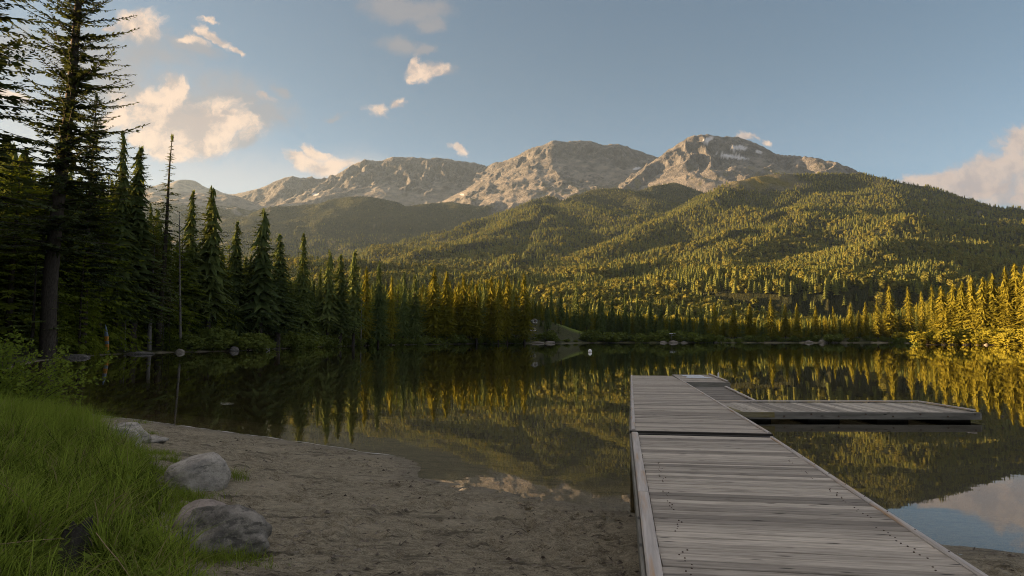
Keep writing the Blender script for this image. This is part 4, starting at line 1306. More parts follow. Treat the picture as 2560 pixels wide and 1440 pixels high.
def scatter(name, pts, scl, kind_i, lib, label):
    n = len(pts)
    me = bpy.data.meshes.new(name)
    me.vertices.add(n); me.vertices.foreach_set('co', np.asarray(pts, dtype=np.float32).ravel())
    attr(me, 'scl', scl); attr(me, 'rot', rng.uniform(0, 6.28, n)); attr(me, 'pick', kind_i)
    attr(me, 'wid', rng.uniform(.8, 1.25, n))
    o = ob(name, me, kind='stuff', label=label)
    gt = bpy.data.node_groups.new(name + ' scatter', 'GeometryNodeTree')
    gt.interface.new_socket('Geometry', in_out='INPUT', socket_type='NodeSocketGeometry')
    gt.interface.new_socket('Geometry', in_out='OUTPUT', socket_type='NodeSocketGeometry')
    gi, go = gt.nodes.new('NodeGroupInput'), gt.nodes.new('NodeGroupOutput')
    ip = gt.nodes.new('GeometryNodeInstanceOnPoints')
    ci = gt.nodes.new('GeometryNodeCollectionInfo')
    ci.inputs['Collection'].default_value = lib
    ci.inputs['Separate Children'].default_value = True
    ci.inputs['Reset Children'].default_value = True

    def na(nm, dt='FLOAT'):
        a = gt.nodes.new('GeometryNodeInputNamedAttribute'); a.data_type = dt
        a.inputs['Name'].default_value = nm
        return a.outputs[0]
    cr = gt.nodes.new('ShaderNodeCombineXYZ'); gt.links.new(na('rot'), cr.inputs[2])
    cs = gt.nodes.new('ShaderNodeCombineXYZ')
    mw = gt.nodes.new('ShaderNodeMath'); mw.operation = 'MULTIPLY'
    gt.links.new(na('scl'), mw.inputs[0]); gt.links.new(na('wid'), mw.inputs[1])
    gt.links.new(mw.outputs[0], cs.inputs[0]); gt.links.new(mw.outputs[0], cs.inputs[1]); gt.links.new(na('scl'), cs.inputs[2])
    gt.links.new(gi.outputs[0], ip.inputs['Points'])
    gt.links.new(ci.outputs[0], ip.inputs['Instance'])
    ip.inputs['Pick Instance'].default_value = True
    gt.links.new(na('pick'), ip.inputs['Instance Index'])
    gt.links.new(cr.outputs[0], ip.inputs['Rotation'])
    gt.links.new(cs.outputs[0], ip.inputs['Scale'])
    gt.links.new(ip.outputs[0], go.inputs[0])
    md = o.modifiers.new('scatter', 'NODES'); md.node_group = gt
    return o


def grid_at(A, azq, rq):
    fa = (azq - taz[0]) / (taz[1] - taz[0])
    fr = np.interp(rq, tr, np.arange(len(tr)))
    i0 = np.clip(np.floor(fr).astype(int), 0, nr2 - 2); j0 = np.clip(np.floor(fa).astype(int), 0, nc2 - 2)
    u_, v_ = fr - i0, fa - j0
    return A[i0, j0] * (1 - u_) * (1 - v_) + A[i0 + 1, j0] * u_ * (1 - v_) + A[i0, j0 + 1] * (1 - u_) * v_ + A[i0 + 1, j0 + 1] * u_ * v_


# hillside forest
cnt = 1500000
qa = rng.uniform(R(-38.5), R(38.5), cnt)
qr = 590 * (7000 / 590) ** rng.uniform(0, 1, cnt)          # density 1/r^2 per area before thinning
rho0 = cnt / (R(77) * math.log(7000 / 590))                # points per (ln r, az) cell
spacing = 5.9 + qr * .0021
want = qr * qr / spacing ** 2                              # wanted points per unit (ln r * az)
want *= .55 + .9 * np.clip(fbm(qr * np.sin(qa) / 90, qr * np.cos(qa) / 90, 3, 81) + .3, 0, 1)
want *= 1 + 2.2 * np.clip(grid_at(slope, qa, qr) - .25, 0, .8)
keep = rng.uniform(0, 1, cnt) < want / rho0
qa, qr = qa[keep], qr[keep]
fz = grid_at(forest, qa, qr); zz = grid_at(TZ, qa, qr); rm = grid_at(runmax, qa, qr)
keep = (rng.uniform(0, 1, len(qa)) < fz ** 1.3) & ((zz + 24 - HC) / qr > rm)
qa, qr, zz = qa[keep], qr[keep], zz[keep]
print('hill trees', len(qa), 'max density ratio', float((want / rho0).max()))
hp = np.stack([qr * np.sin(qa), qr * np.cos(qa), zz - .5], -1)
hs = rng.uniform(.42, 1.25, len(qa)) * np.clip(1.15 - zz / 1500, .5, 1.2)
leafy = rng.uniform(0, 1, len(qa)) < np.clip(.48 + 1.0 * fbm(hp[:, 0] / 160, hp[:, 1] / 160, 2, 83), .03, .8) * np.clip(1.3 - zz / 500, .05, 1)
hk = np.where(leafy, 3, rng.integers(0, 3, len(qa)))
dk = rng.uniform(0, 1, len(qa)) < np.clip((hp[:, 1] - 2900) / 1100, 0, .92) + np.clip(.5 * fbm(hp[:, 0] / 240, hp[:, 1] / 240, 2, 87), 0, .4)  # far slopes get the darkened trees in place of real shade
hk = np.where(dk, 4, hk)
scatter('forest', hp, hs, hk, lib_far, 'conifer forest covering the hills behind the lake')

# woods on the low ground round the lake, out to the foot of the hills
cnt = 60000
wxx = rng.uniform(-420, 460, cnt); wyy = rng.uniform(-60, 620, cnt)
wsd = lake_sd(wxx, wyy); wr = np.hypot(wxx, wyy); waz = np.degrees(np.arctan2(wxx, wyy))
inview = np.abs(waz) < 40
ok = (wsd > 12) & (wr < 620)
ok &= ~((wr < 40) & (wxx > -22)) & ~((wyy < 60) & (wxx > -24))
front_clear = inview & (wsd < 30)
ok &= ~front_clear
ok &= ~((wxx > 40) & (wyy < 120))
ok &= ~(np.hypot((wxx - mc[0]) / 15, (wyy - 447) / 26) < 1.1)
want = np.where(inview, 1 / 34., 1 / 42.)
ok &= ~(inview & (np.abs(1280 + FPX * wxx / np.maximum(wyy, 30) / CT - 1337) < 16) & (wyy < 430))
keep = ok & (rng.uniform(0, 1, cnt) < want * (880 * 680) / cnt)
wxx, wyy = wxx[keep], wyy[keep]
wz = ground_z(wxx, wyy)
ws_ = rng.uniform(.72, 1.12, len(wxx))
Yq = np.maximum(wyy, 30)
pxq = 1280 + FPX * wxx / Yq / CT
topq = np.interp(pxq, ex_, ey_) + 8
maxh = (HORIZON - topq) / FPX * np.hypot(wyy, 0) + HC - wz
inv2 = np.abs(np.degrees(np.arctan2(wxx, wyy))) < 38
ws_ = np.where(inv2, np.clip(np.minimum(ws_, maxh / 24 * rng.uniform(.85, 1.0, len(wxx))), .25, 1.3), ws_ * 1.15)
ws_ = np.where((wyy > 365) & (wyy < 450) & (wxx < 20), ws_ * 1.22, ws_)
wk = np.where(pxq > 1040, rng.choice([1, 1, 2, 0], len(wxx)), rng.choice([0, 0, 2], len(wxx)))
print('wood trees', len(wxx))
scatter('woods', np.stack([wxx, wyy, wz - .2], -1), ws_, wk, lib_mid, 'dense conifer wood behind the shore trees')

# ------------------------------------------------------------------ shrubs on the banks
def leaf_cloud(seed, n, rad, zc, size, lumps=7):
    g = np.random.default_rng(seed); V_, F_ = [], []
    cs = [(g.uniform(-.6, .6) * rad[0], g.uniform(-.6, .6) * rad[1], zc * g.uniform(.5, 1.25), g.uniform(.35, .62)) for _ in range(lumps)]
    for i in range(n):
        c0 = cs[i % lumps]
        u_ = g.normal(size=3); u_ /= np.linalg.norm(u_)
        c = np.array([c0[0], c0[1], c0[2]]) + u_ * np.array(rad) * c0[3] * g.uniform(.6, 1.05)
        c[2] = max(c[2], .02)
        n_ = u_ + g.normal(0, .6, 3); n_ /= np.linalg.norm(n_)
        a = np.cross(n_, (0, 0, 1)); a /= np.linalg.norm(a) + 1e-6; b = np.cross(n_, a); s = size * g.uniform(.6, 1.3)
        o = len(V_)
        V_ += [c - a * s, c + b * s * .55, c + a * s, c - b * s * .55]
        F_.append((o, o + 1, o + 2, o + 3))
    return np.array(V_), np.array(F_)


SHR = []
for i in range(3):
    v, f = leaf_cloud(400 + i, 900, (3.2, 2.4, 2.0), 1.5, .30)
    SHR.append(mesh('shrub leaves', v, f, False, M_SHRUB))
st_v, st_f = join([tube([(0, 0, 0), (math.cos(a) * .8, math.sin(a) * .6, 1.1), (math.cos(a) * 1.5, math.sin(a) * 1.1, 1.9)], [.05, .03, .01], 4) for a in (0, 1.3, 2.6, 3.9, 5.2)])
SHR_ST = mesh('shrub stems', st_v, st_f, False, M_BARK)


def shore_y(px):
    yy_ = np.linspace(60, 470, 1640)
    q_ = lake_sd((px - 1280) / FPX / CT * yy_, yy_)
    w_ = np.where(q_ < -1)[0]
    if len(w_) == 0:
        return 300.0
    after = [i for i in np.where((q_[1:] > 0) & (q_[:-1] <= 0))[0] if i > w_[0]]
    return float(yy_[after[0]]) if after else 300.0


SHR_SUNLIT = []
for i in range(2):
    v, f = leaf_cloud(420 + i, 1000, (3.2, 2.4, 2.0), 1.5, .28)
    SHR_SUNLIT.append(mesh('sunlit shrub leaves', v, f, False, M_SUN_GOLD))  # lit copy of the shrubs, sunlight painted into the leaf colour


def shrub(px, Yd, s, label, group, gold=False):
    P = at(px, 850, Yd)
    r = bpy.data.objects.new('shrub', None); COL.objects.link(r)
    r.location = (P[0], Yd, gz(P[0], Yd) - .05)
    r.scale = (s * rng.uniform(.9, 1.3), s, s * rng.uniform(.8, 1.25)); r.rotation_euler = (0, 0, rng.uniform(0, 6.28))
    r['label'] = label; r['category'] = 'shrub'; r['group'] = group
    for nm, me in (('stem', SHR_ST), ('foliage', SHR_SUNLIT[rng.integers(0, 2)] if gold else SHR[rng.integers(0, 3)])):
        c = bpy.data.objects.new(nm, me); COL.objects.link(c); c.parent = r


for px in np.arange(470, 1325, 21):
    Yd = shore_y(px) + rng.uniform(1.0, 4.0)
    shrub(px + rng.uniform(-8, 8), Yd, rng.uniform(.8, 1.35) * (.85 + Yd / 900), place_label(px, 'low bank shrub', 'below'), 'shrubs along the shaded bank')
for px in np.arange(1345, 2320, 19):
    Yd = shore_y(px) + rng.uniform(1.5, 8)
    shrub(px + rng.uniform(-9, 9), Yd, rng.uniform(.8, 1.9) * (.9 if px > 1800 else (.5 if 1662 < px < 1704 or 1322 < px < 1350 or 1398 < px < 1456 else 1.3)), place_label(px, 'small far bank shrub', 'below'), 'shrubs along the far bank')
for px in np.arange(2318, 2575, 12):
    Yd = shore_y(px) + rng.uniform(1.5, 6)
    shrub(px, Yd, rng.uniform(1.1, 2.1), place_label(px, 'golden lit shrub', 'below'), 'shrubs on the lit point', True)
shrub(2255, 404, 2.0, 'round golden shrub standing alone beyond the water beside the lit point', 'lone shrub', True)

tell_apart([o for o in COL.objects if o.type == 'EMPTY' and o.get('category') in ('tree', 'shrub')])
# ------------------------------------------------------------------ rocks
def boulder(seed, rx, ry, rz, rough=.12, cuts=4, sub=4):
    import bmesh
    g = np.random.default_rng(seed)
    bm = bmesh.new(); bmesh.ops.create_icosphere(bm, subdivisions=sub, radius=1)
    P = np.array([v.co[:] for v in bm.verts])
    for _ in range(cuts):
        n_ = g.normal(size=3); n_[2] = abs(n_[2]) * .7; n_ /= np.linalg.norm(n_); dlim = g.uniform(.62, .85)
        e = P @ n_ - dlim
        P = P - np.where(e > 0, e * .85, 0)[:, None] * n_[None]
    q = fbm(P[:, 0] * 1.3 + seed, P[:, 1] * 1.3 + P[:, 2] * 1.7, 3, seed) * rough * 1.5 + fbm(P[:, 0] * 5 + P[:, 2] * 3.1, P[:, 1] * 5 - P[:, 2] * 4.3, 3, seed + 5) * rough * .35
    P = P * (1 + q)[:, None]
    P = P * np.array([rx, ry, rz])
    P[:, 2] = np.maximum(P[:, 2], -rz * .7)
    F_ = np.array([[v.index for v in f.verts] for f in bm.faces])
    bm.free()
    return P, F_


def rock(px, py, w_px, h_px, mat, label, seed, name='boulder', depth=.8, rot=0., rough=.12, cuts=4, Yd=None, cat='rock', group=None, sub=4):
    if Yd is None:
        P = hit(px, py)
    else:
        P = at(px, py, Yd); P[2] = max(gz(P[0], P[1]), -.02)
    k = P[1] / FPX
    rx, rz = w_px * k / 2, h_px * k * .72
    v, f = boulder(seed, rx, rx * depth, rz, rough, cuts, sub)
    o = ob(name, mesh(name, v, f, True, mat), None, (P[0], P[1] + rx * depth * .6, P[2] + rz * .38), (0, 0, rot), label=label, category=cat)
    if group:
        o['group'] = group
    return o


rock(300, 1108, 118, 48, M_GRAN, 'flat topped grey boulder nearest the water, above a small round stone', 1, depth=.7, rot=.2, rough=.10)
rock(294, 1128, 88, 56, M_GRAN, 'small round pale boulder half sunk in grass below the flat topped one', 2, rough=.06, cuts=1)
rock(476, 1226, 156, 92, M_GRAN, 'large smooth rounded boulder with grey swirls on the sand beside the grass', 3, depth=.75, rough=.07, cuts=2)
rock(478, 1322, 150, 62, M_GRANP, 'flat pinkish boulder lying behind the big dark boulder', 4, depth=.9, rough=.08, cuts=3, rot=.3)
rock(540, 1388, 222, 112, M_GRANM, 'big dark rugged boulder with a hollow face, nearest the camera', 11, depth=.62, rough=.13, cuts=3, rot=.1, sub=5)
rock(375, 1106, 70, 14, M_GRAN, 'thin flat stone lying on sand beside the flat topped boulder', 6, name='stone', rough=.1)
rock(445, 880, 26, 10, M_PALER, 'pale triangular rock standing in water off the shaded bank', 7, name='rock', Yd=118, rough=.1, cuts=6, sub=3)
rock(582, 874, 26, 12, M_GRAND, 'grey rock at the water edge below the tall dark pair of spruces', 8, name='rock', Yd=133, rough=.2, sub=3)
rock(660, 870, 26, 14, M_GRAND, 'grey rock at the water edge below the wide tiered spruce', 9, name='rock', Yd=148, rough=.2, sub=3)
rock(345, 882, 70, 8, M_GRAND, 'long low slab of broken rock at the water edge below the russet larch', 10, name='rock', Yd=106, rough=.25, sub=3, depth=.3)
rock(185, 884, 70, 10, M_GRAND, 'dark low ledge at the water edge behind the leafy bush', 11, name='rock', Yd=86, rough=.25, sub=3, depth=.4)
for i, (px, w, h, lb) in enumerate([(1345, 34, 5, 'pale flat rock on the far bank left of the lawn'), (1375, 26, 6, 'pale flat rock on the far bank below the lawn edge'), (1660, 20, 5, 'pale flat rock by the water under the far shelter, on its left'),
                                     (1685, 26, 6, 'largest pale rock by the water under the far shelter'), (1712, 18, 4, 'small pale rock by the water under the far shelter, on its right'), (2025, 22, 6, 'pale rock on the far bank left of the larger stacked one'),
                                     (2062, 24, 9, 'largest pale rock stacked on the far bank'), (2088, 20, 5, 'pale flat rock right of the largest stacked one'), (1795, 22, 5, 'pale rock under the forked golden pine')]):
    rock(px, 856, w, h, M_PALER, lb + ' across the lake', 20 + i, name='rock', Yd=shore_y(px) + .4, rough=.25, sub=2, depth=.5)
for i, (px, w, h) in enumerate([(2362, 14, 7), (2385, 16, 6), (2420, 22, 8), (2447, 14, 6), (2470, 16, 5)]):
    Yd = shore_y(px) + .3
    rock(px, 861, w, h, M_PALER, ['small bright stone at the tip of the lit point', 'second bright stone on the shore of the lit point', 'largest bright stone at the water edge of the lit point', 'bright stone right of the largest one on the lit point', 'low bright stone at the end of the lit shore'][i], 40 + i, name='rock', Yd=float(Yd), rough=.2, sub=2)

# charred stump in the grass
P = hit(182, 1425)
g = np.random.default_rng(5)
n = 22
levels = [(-.08, .16), (.10, .12), (.20, .105), (.30, .10), (.36, .095), (.35, .05)]
sv, sf = [], []
top_z = [.05 * math.sin(2 * math.pi * k / n + 1) + g.uniform(-.025, .03) for k in range(n)]
for lv, (z, r_) in enumerate(levels):
    for k in range(n):
        a = 2 * math.pi * k / n
        q = r_ * (1 + .16 * math.sin(5 * a + 1) * (1 - lv * .12) + g.uniform(-.06, .06))
        zz_ = z + (top_z[k] if lv >= 4 else 0) - (.05 if lv == 5 else 0)
        sv.append((q * math.cos(a) + .03 * lv * .3, q * math.sin(a), zz_))
for lv in range(len(levels) - 1):
    for k in range(n):
        sf.append((lv * n + k, lv * n + (k + 1) % n, (lv + 1) * n + (k + 1) % n, (lv + 1) * n + k))
sf.append(tuple(range((len(levels) - 1) * n, len(levels) * n)))
ob('stump', mesh('stump', sv, sf, False, M_CHAR), None, P, None, label='charred broken stump standing in long grass', category='stump')

# ------------------------------------------------------------------ dock
def beam_mesh(name, Lx, Wy, Hz, mat, bev=.006, jitter=0.0, seed=0):
    """box along X from 0..Lx, Y 0..Wy, top at z=0, with bevelled long edges"""
    g = np.random.default_rng(seed)
    prof = [(0, -Hz), (0, -bev), (bev, 0), (Wy - bev, 0), (Wy, -bev), (Wy, -Hz)]
    xs = np.linspace(0, Lx, 5)
    V_, F_ = [], []
    for x in xs:
        jy, jz = g.normal(0, jitter), g.normal(0, jitter)
        for (y, z) in prof:
            V_.append((x, y + jy, z + (jz if z > -Hz else 0)))
    m_ = len(prof)
    for i in range(len(xs) - 1):
        for k in range(m_):
            F_.append((i * m_ + k, (i + 1) * m_ + k, (i + 1) * m_ + (k + 1) % m_, i * m_ + (k + 1) % m_))
    F_.append(tuple(range(m_))); F_.append(tuple(reversed(range((len(xs) - 1) * m_, len(xs) * m_))))
    return mesh(name, V_, F_, False, mat)


def deck(name, origin, heading, pitch, length, width, label, plank_mat, pw=.140, gap=.012, across=True, inset=(0, 0)):
    """root frame: X to the right across the deck, Y along it, top of planks at z=0"""
    root = ob(name, None, None, origin, label=label, category='dock')
    root.rotation_mode = 'XYZ'
    root.matrix_world = Matrix.Translation(Vector(origin)) @ Matrix.Rotation(-heading, 4, 'Z') @ Matrix.Rotation(pitch, 4, 'X')
    kinds = []
    g = np.random.default_rng(len(name) + int(length * 10))
    pl = (width - inset[0] - inset[1]) if across else length
    for i in range(5):
        kinds.append(beam_mesh('plank', pl, pw, .038, plank_mat, .005, .0016, i))
    nplank = int((length if across else width) / (pw + gap))
    pos = 0.0
    for i in range(nplank):
        me_ = kinds[g.integers(0, 5)]
        o = bpy.data.objects.new('plank', me_); COL.objects.link(o); o.parent = root
        gp = gap * g.uniform(.35, 1.5) + (.009 if g.random() < .14 else 0)
        if across:
            o.location = (inset[0] + g.normal(0, .003), pos, g.normal(0, .0022))
            o.rotation_euler = (g.normal(0, .006), 0, g.normal(0, .0008))
        else:
            o.location = (pos + pw, g.normal(0, .003), g.normal(0, .0022))
            o.rotation_euler = (0, 0, math.pi / 2 + g.normal(0, .0008))
        pos += pw + gp
    return root, pos


ZD = .73
PL = onz(1612, 1440, ZD); PJ = onz(1577, 1084, ZD)
vec = PJ - PL; hd = math.atan2(vec[0], vec[1])
u_ = np.array([math.sin(hd), math.cos(hd), 0]); v_ = np.array([math.cos(hd), -math.sin(hd), 0])
W1 = 2.38
start = PL - u_ * 2.2
len1 = float(np.linalg.norm(PJ - start))
d1, used1 = deck('dock', start, hd, 0.0, len1 - .03, W1, 'near section of weathered plank dock running out from the sand, pale curbs along both edges', M_PLANK, pw=.142, inset=(.135, .065))


def bar(nm, root, x, y, z, Lx, Wy, Hz, mat, along='Y', bev=.006, seed=0, rot=None):
    me_ = beam_mesh(nm, Lx, Wy, Hz, mat, bev, .001, seed)
    o = ob(nm, me_, root, (x, y, z))
    if along == 'Y':
        o.rotation_euler = (0, 0, math.pi / 2)
        o.location = (x + Wy, y, z)
    if rot is not None:
        o.rotation_euler = rot
    return o


def curb_strip(root, x, y0, y1, z, w, h, n, nm='curb'):
    ln_ = (y1 - y0) / n
    for i in range(n):
        bar(nm, root, x, y0 + i * ln_ + .004, z + h, ln_ - .008, w, h + .03, M_CURB, bev=.014, seed=i)


curb_strip(d1, 0.012, 0, used1, 0, .112, .05, 2)
curb_strip(d1, W1 - .063, 0, used1, 0, .062, .022, 2)
bar('fascia', d1, -.022, 0, .018, used1, .03, .19, M_FASCIA)
bar('fascia', d1, W1 + .002, 0, -.012, used1, .03, .17, M_FASCIA)
for xo in (.30, 1.15, 2.0):
    bar('beam', d1, xo, 0.02, -.043, used1 - .04, .09, .20, M_BEAM)
bar('end_board', d1, 0.012, used1 - .001, -.004, W1 - .02, .035, .16, M_BEAM, along='X')


def post_mesh(r, h, n=10):
    v, f = tube([(0, 0, -h), (0, 0, -h * .5), (0, 0, 0)], [r, r * .97, r * .95], n)
    f = list(f) + [tuple(range(2 * n, 3 * n))]
    return mesh('leg', v, f, True, M_BEAM)


for yy in (len1 * .50, len1 * .80, len1 - .35):
    for xx in (.22, W1 - .22):
        ob('leg', post_mesh(.085, 1.4), d1, (xx, yy, -.26))
# screw heads along both edges of the near planks and on the right curb
scv, scf = tube([(0, 0, -.004), (0, 0, .0035)], [.0085, .007], 6); scf = list(scf) + [tuple(range(6, 12))]
SCREW = mesh('screw', scv, scf, False, M_METAL)
g = np.random.default_rng(3)
yy = 1.6
for i in range(38):
    for xx in (.33, W1 - .27):
        if yy < used1 - .1 and g.random() < .62:
            ob('screw', SCREW, d1, (xx + g.normal(0, .02), yy + g.normal(0, .006), .0025))
            ob('screw', SCREW, d1, (xx + g.normal(0, .02), yy + .075 + g.normal(0, .006), .0025))
    yy += .149
for i in range(14):
    ob('screw', SCREW, d1, (W1 - .032, 1.2 + i * .62, .0235))

# outer section slopes down to the floats
hd2 = math.atan((1577 - 1280) / FPX / CT)
E2 = at(1577, 938.5, 38.5)
S2 = PJ + np.array([math.sin(hd2), math.cos(hd2), 0]) * .17
S2[2] = ZD + .030
dv2 = E2 - S2
len2 = float(np.linalg.norm(dv2)); hd2 = math.atan2(dv2[0], dv2[1]); pt2 = math.asin(dv2[2] / len2)
d2, used2 = deck('dock', S2, hd2, pt2, len2, 2.40, 'outer section of plank dock sloping down and away over the water beyond a dark joint', M_PLANK, pw=.142, inset=(.085, .065))
curb_strip(d2, 0.008, 0, used2, 0, .075, .032, 4)
curb_strip(d2, 2.40 - .062, 0, used2, 0, .06, .026, 4)
bar('fascia', d2, -.024, 0, .0, used2, .03, .18, M_FASCIA)
bar('fascia', d2, 2.402, 0, -.01, used2, .03, .18, M_FASCIA)
for xo in (.3, 1.15, 2.0):
    bar('beam', d2, xo, 0.02, -.043, used2 - .04, .09, .2, M_BEAM)
for yy in (2.5, 8, 14, 20, len2 - .6):
    for xx in (.25, 2.15):
        ob('leg', post_mesh(.085, 2.2), d2, (xx, yy, -.25))
# steel hinge plates at the joint
hm = beam_mesh('hinge', 2.44, .13, .03, M_BEAM, .006)
ob('hinge', hm, d2, (-.02, -.16, -.034))
bar('end_board', d2, -.02, -.026, .004, 2.44, .022, .10, M_BEAM, along='X')

# floats beside the outer section
def float_deck(label, corner, heading, length_x, depth_y, z, mat, across, faces, rail_back=True, rail_right=True, rail_left=False, fh=.20, moss=False):
    root, used = deck('dock_float', (corner[0], corner[1], z), heading, 0.0, depth_y, length_x, label, mat, across=across, pw=.14)
    bar('front_board', root, 0, -.042, .004, length_x, .04, fh, M_MOSS if moss else M_FASCIA, along='X')
    bar('back_board', root, 0, depth_y + .002, .004, length_x, .04, fh, M_FASCIA, along='X')
    bar('side_board', root, length_x + .002, -.04, .002, depth_y + .08, .04, fh, M_FASCIA)
    bar('side_board', root, -.042, -.04, .002, depth_y + .08, .04, fh, M_MOSS if moss else M_FASCIA)
    if rail_back:
        bar('rail', root, .1, depth_y - .10, .075, length_x - .12, .09, .04, M_CURB, along='X')
        for i in range(int(length_x / 1.3)):
            bar('rail_block', root, .3 + i * 1.3, depth_y - .10, .034, .2, .085, .034, M_FASCIA, along='X')
    if rail_right:
        bar('rail', root, length_x - .11, .1, .078, depth_y - .22, .09, .04, M_CURB)
        for i in range(max(2, int(depth_y / 1.3))):
            bar('rail_block', root, length_x - .108, .2 + i * (depth_y - .5) / max(1, int(depth_y / 1.3)), .036, .2, .085, .034, M_FASCIA)
    for i in range(4):
        xx = .4 + i * (length_x - 1.2) / 3
        v, f = boulder(70, .5, .5, .5, 0, 0, 2)
        pm = beam_mesh('pontoon', min(.9, length_x * .3), depth_y - .5, .30, M_BEAM, .03)
        ob('pontoon', pm, root, (min(xx, length_x - 1.0), .25, -.10))
    return root


fz_ = .273
F1 = onz(1822, 1030, fz_); F2 = onz(2448, 1031.5, fz_)
f1h = math.atan2(-(F2 - F1)[1], (F2 - F1)[0])
fl = float_deck('long low float reaching out to the right, mossy at its dock end', F1, f1h, float(np.linalg.norm(F2 - F1)), 3.05, fz_, M_PLANK2, False, None)
# mossy end boards laid over the dock end
for k in range(3):
    bar('mossy_board', fl, .01 + k * .149, .0, .006, 2.9, .14, .03, M_MOSS, seed=k)
bar('mossy_front', fl, 0, -.060, .0045, 1.3, .017, .15, M_MOSS, along='X')
bt_v, bt_f = tube([(0, .012, 0), (0, -.012, 0)], [.028, .026], 8); bt_f = list(bt_f) + [tuple(range(8, 16))]
BOLT = mesh('bolt', bt_v, bt_f, False, M_METAL)
for i in range(10):
    ob('bolt', BOLT, fl, (.8 + i * .78, -.045, -.05 - .06 * (i % 2)))
M1 = onz(1893, 1004, .30)
ml = at(1740, 975, 29.5)
w_mid = 2.35
mh = math.atan((9.45 - 8.4) / 6.2)
mcorner = M1 - np.array([math.cos(mh), -math.sin(mh), 0]) * w_mid
mid = float_deck('dark grey middle float lying between the long float and the raised far platform', mcorner, mh, w_mid, 7.2, .27, M_PLANK3, True, None, rail_back=False)
A1 = at(1823, 956, 31.0)
w_p = 2.0
ph = math.atan(.158)
pcorner = A1 - np.array([math.cos(ph), -math.sin(ph), 0]) * w_p
plat = float_deck('raised far platform at the dock end with a pale sheet on it', pcorner, ph, w_p, 6.6, float(A1[2]), M_PLANK, True, None, rail_back=False, fh=.23)
for xx, yy in ((.15, .2), (1.8, .2), (.15, 6.2), (1.8, 6.2)):
    ob('leg', post_mesh(.07, .9), plat, (xx, yy, -.2))

# pale sheet lying on the platform
g = np.random.default_rng(8)
sh_v, sh_f = [], []
nx2, ny2 = 22, 12
for j in range(ny2):
    for i in range(nx2):
        a, b = i / (nx2 - 1), j / (ny2 - 1)
        ex = .22 * pnoise(np.array([b * 3.0]), np.array([i // 11 * 9.0]), 4)[0]
        sh_v.append((a * 1.05 + ex + b * -.18, b * 3.0 + .25 * pnoise(np.array([a * 4]), np.array([j // 6 * 7.0]), 5)[0], .014 + .02 * abs(pnoise(np.array([a * 5]), np.array([b * 9]), 6)[0])))
for j in range(ny2 - 1):
    for i in range(nx2 - 1):
        sh_f.append((j * nx2 + i, j * nx2 + i + 1, (j + 1) * nx2 + i + 1, (j + 1) * nx2 + i))
so = ob('sheet', mesh('sheet', sh_v, sh_f, True, M_SHEET), None, label='pale blue white crumpled sheet lying flat on the far platform', category='sheet')
so.matrix_world = plat.matrix_world @ Matrix.Translation((.55, 3.0, 0.0))
# white pole by the platform
Pp = at(1796, 945, 39.0)
v, f = tube([(0, 0, -1.2), (0, 0, .42), (.02, 0, .5)], [.05, .05, .02], 8)
ob('pole', mesh('pole', v, f, True, M_WHITE), None, (Pp[0], Pp[1], 0), None, label='short white pole standing in the water beside the far platform', category='pole')

# ------------------------------------------------------------------ small things
# buoy: two-part hull with a waist band
Pb = onz(1475, 880.5)
bz = [(-.35, .06), (-.25, .28), (-.02, .33), (.06, .34), (.30, .33), (.50, .26), (.60, .13), (.63, .01)]
v, f = tube([(0, 0, z) for z, _ in bz], [r_ for _, r_ in bz], 16)
br = ob('buoy', None, None, (Pb[0], Pb[1], -.05), label='white rounded buoy floating on the dark lake', category='buoy')
ob('hull', mesh('hull', v, f, True, M_BUOY), br)
v, f = tube([(0, 0, .07), (0, 0, .08), (0, 0, .12), (0, 0, .13)], [.335, .355, .355, .335], 16)
ob('band', mesh('band', v, f, True, M_CABIN), br)

# kayak stood on end against a trunk
ks = np.linspace(0, 1, 17)
Hk = 4.6
Pk = at(271, 846, 103.5)
kr = ob('kayak', None, None, (Pk[0], 103.5, gz(Pk[0], 103.5)), (0.05, -.09, 0), label='blue and orange kayak stood on end against a trunk on the shaded bank', category='kayak')


def hull_part(nm, a, b, mat, grow=1.0):
    V_, F_ = [], []
    zs = np.linspace(a, b, 9)
    for z in zs:
        w_ = .34 * math.sin(math.pi * min(max(z, .0), 1) ** .9) ** .75 * grow + .01
        for k in range(10):
            t = 6.283 * k / 10
            V_.append((w_ * math.cos(t), w_ * .55 * math.sin(t), z * Hk))
    for i in range(8):
        for k in range(10):
            F_.append((i * 10 + k, i * 10 + (k + 1) % 10, (i + 1) * 10 + (k + 1) % 10, (i + 1) * 10 + k))
    ob(nm, mesh(nm, V_, F_, True, mat), kr)


hull_part('hull', 0, 1, M_BLUE)
hull_part('hull_band', .12, .34, M_ORANGE, 1.04)
hull_part('hull_band', .44, .60, M_ORANGE, 1.04)

# small buildings across the lake
def box(x0, x1, y0, y1, z0, z1):
    V_ = [(x0, y0, z0), (x1, y0, z0), (x1, y1, z0), (x0, y1, z0), (x0, y0, z1), (x1, y0, z1), (x1, y1, z1), (x0, y1, z1)]
    return V_, [(0, 3, 2, 1), (4, 5, 6, 7), (0, 1, 5, 4), (1, 2, 6, 5), (2, 3, 7, 6), (3, 0, 4, 7)]


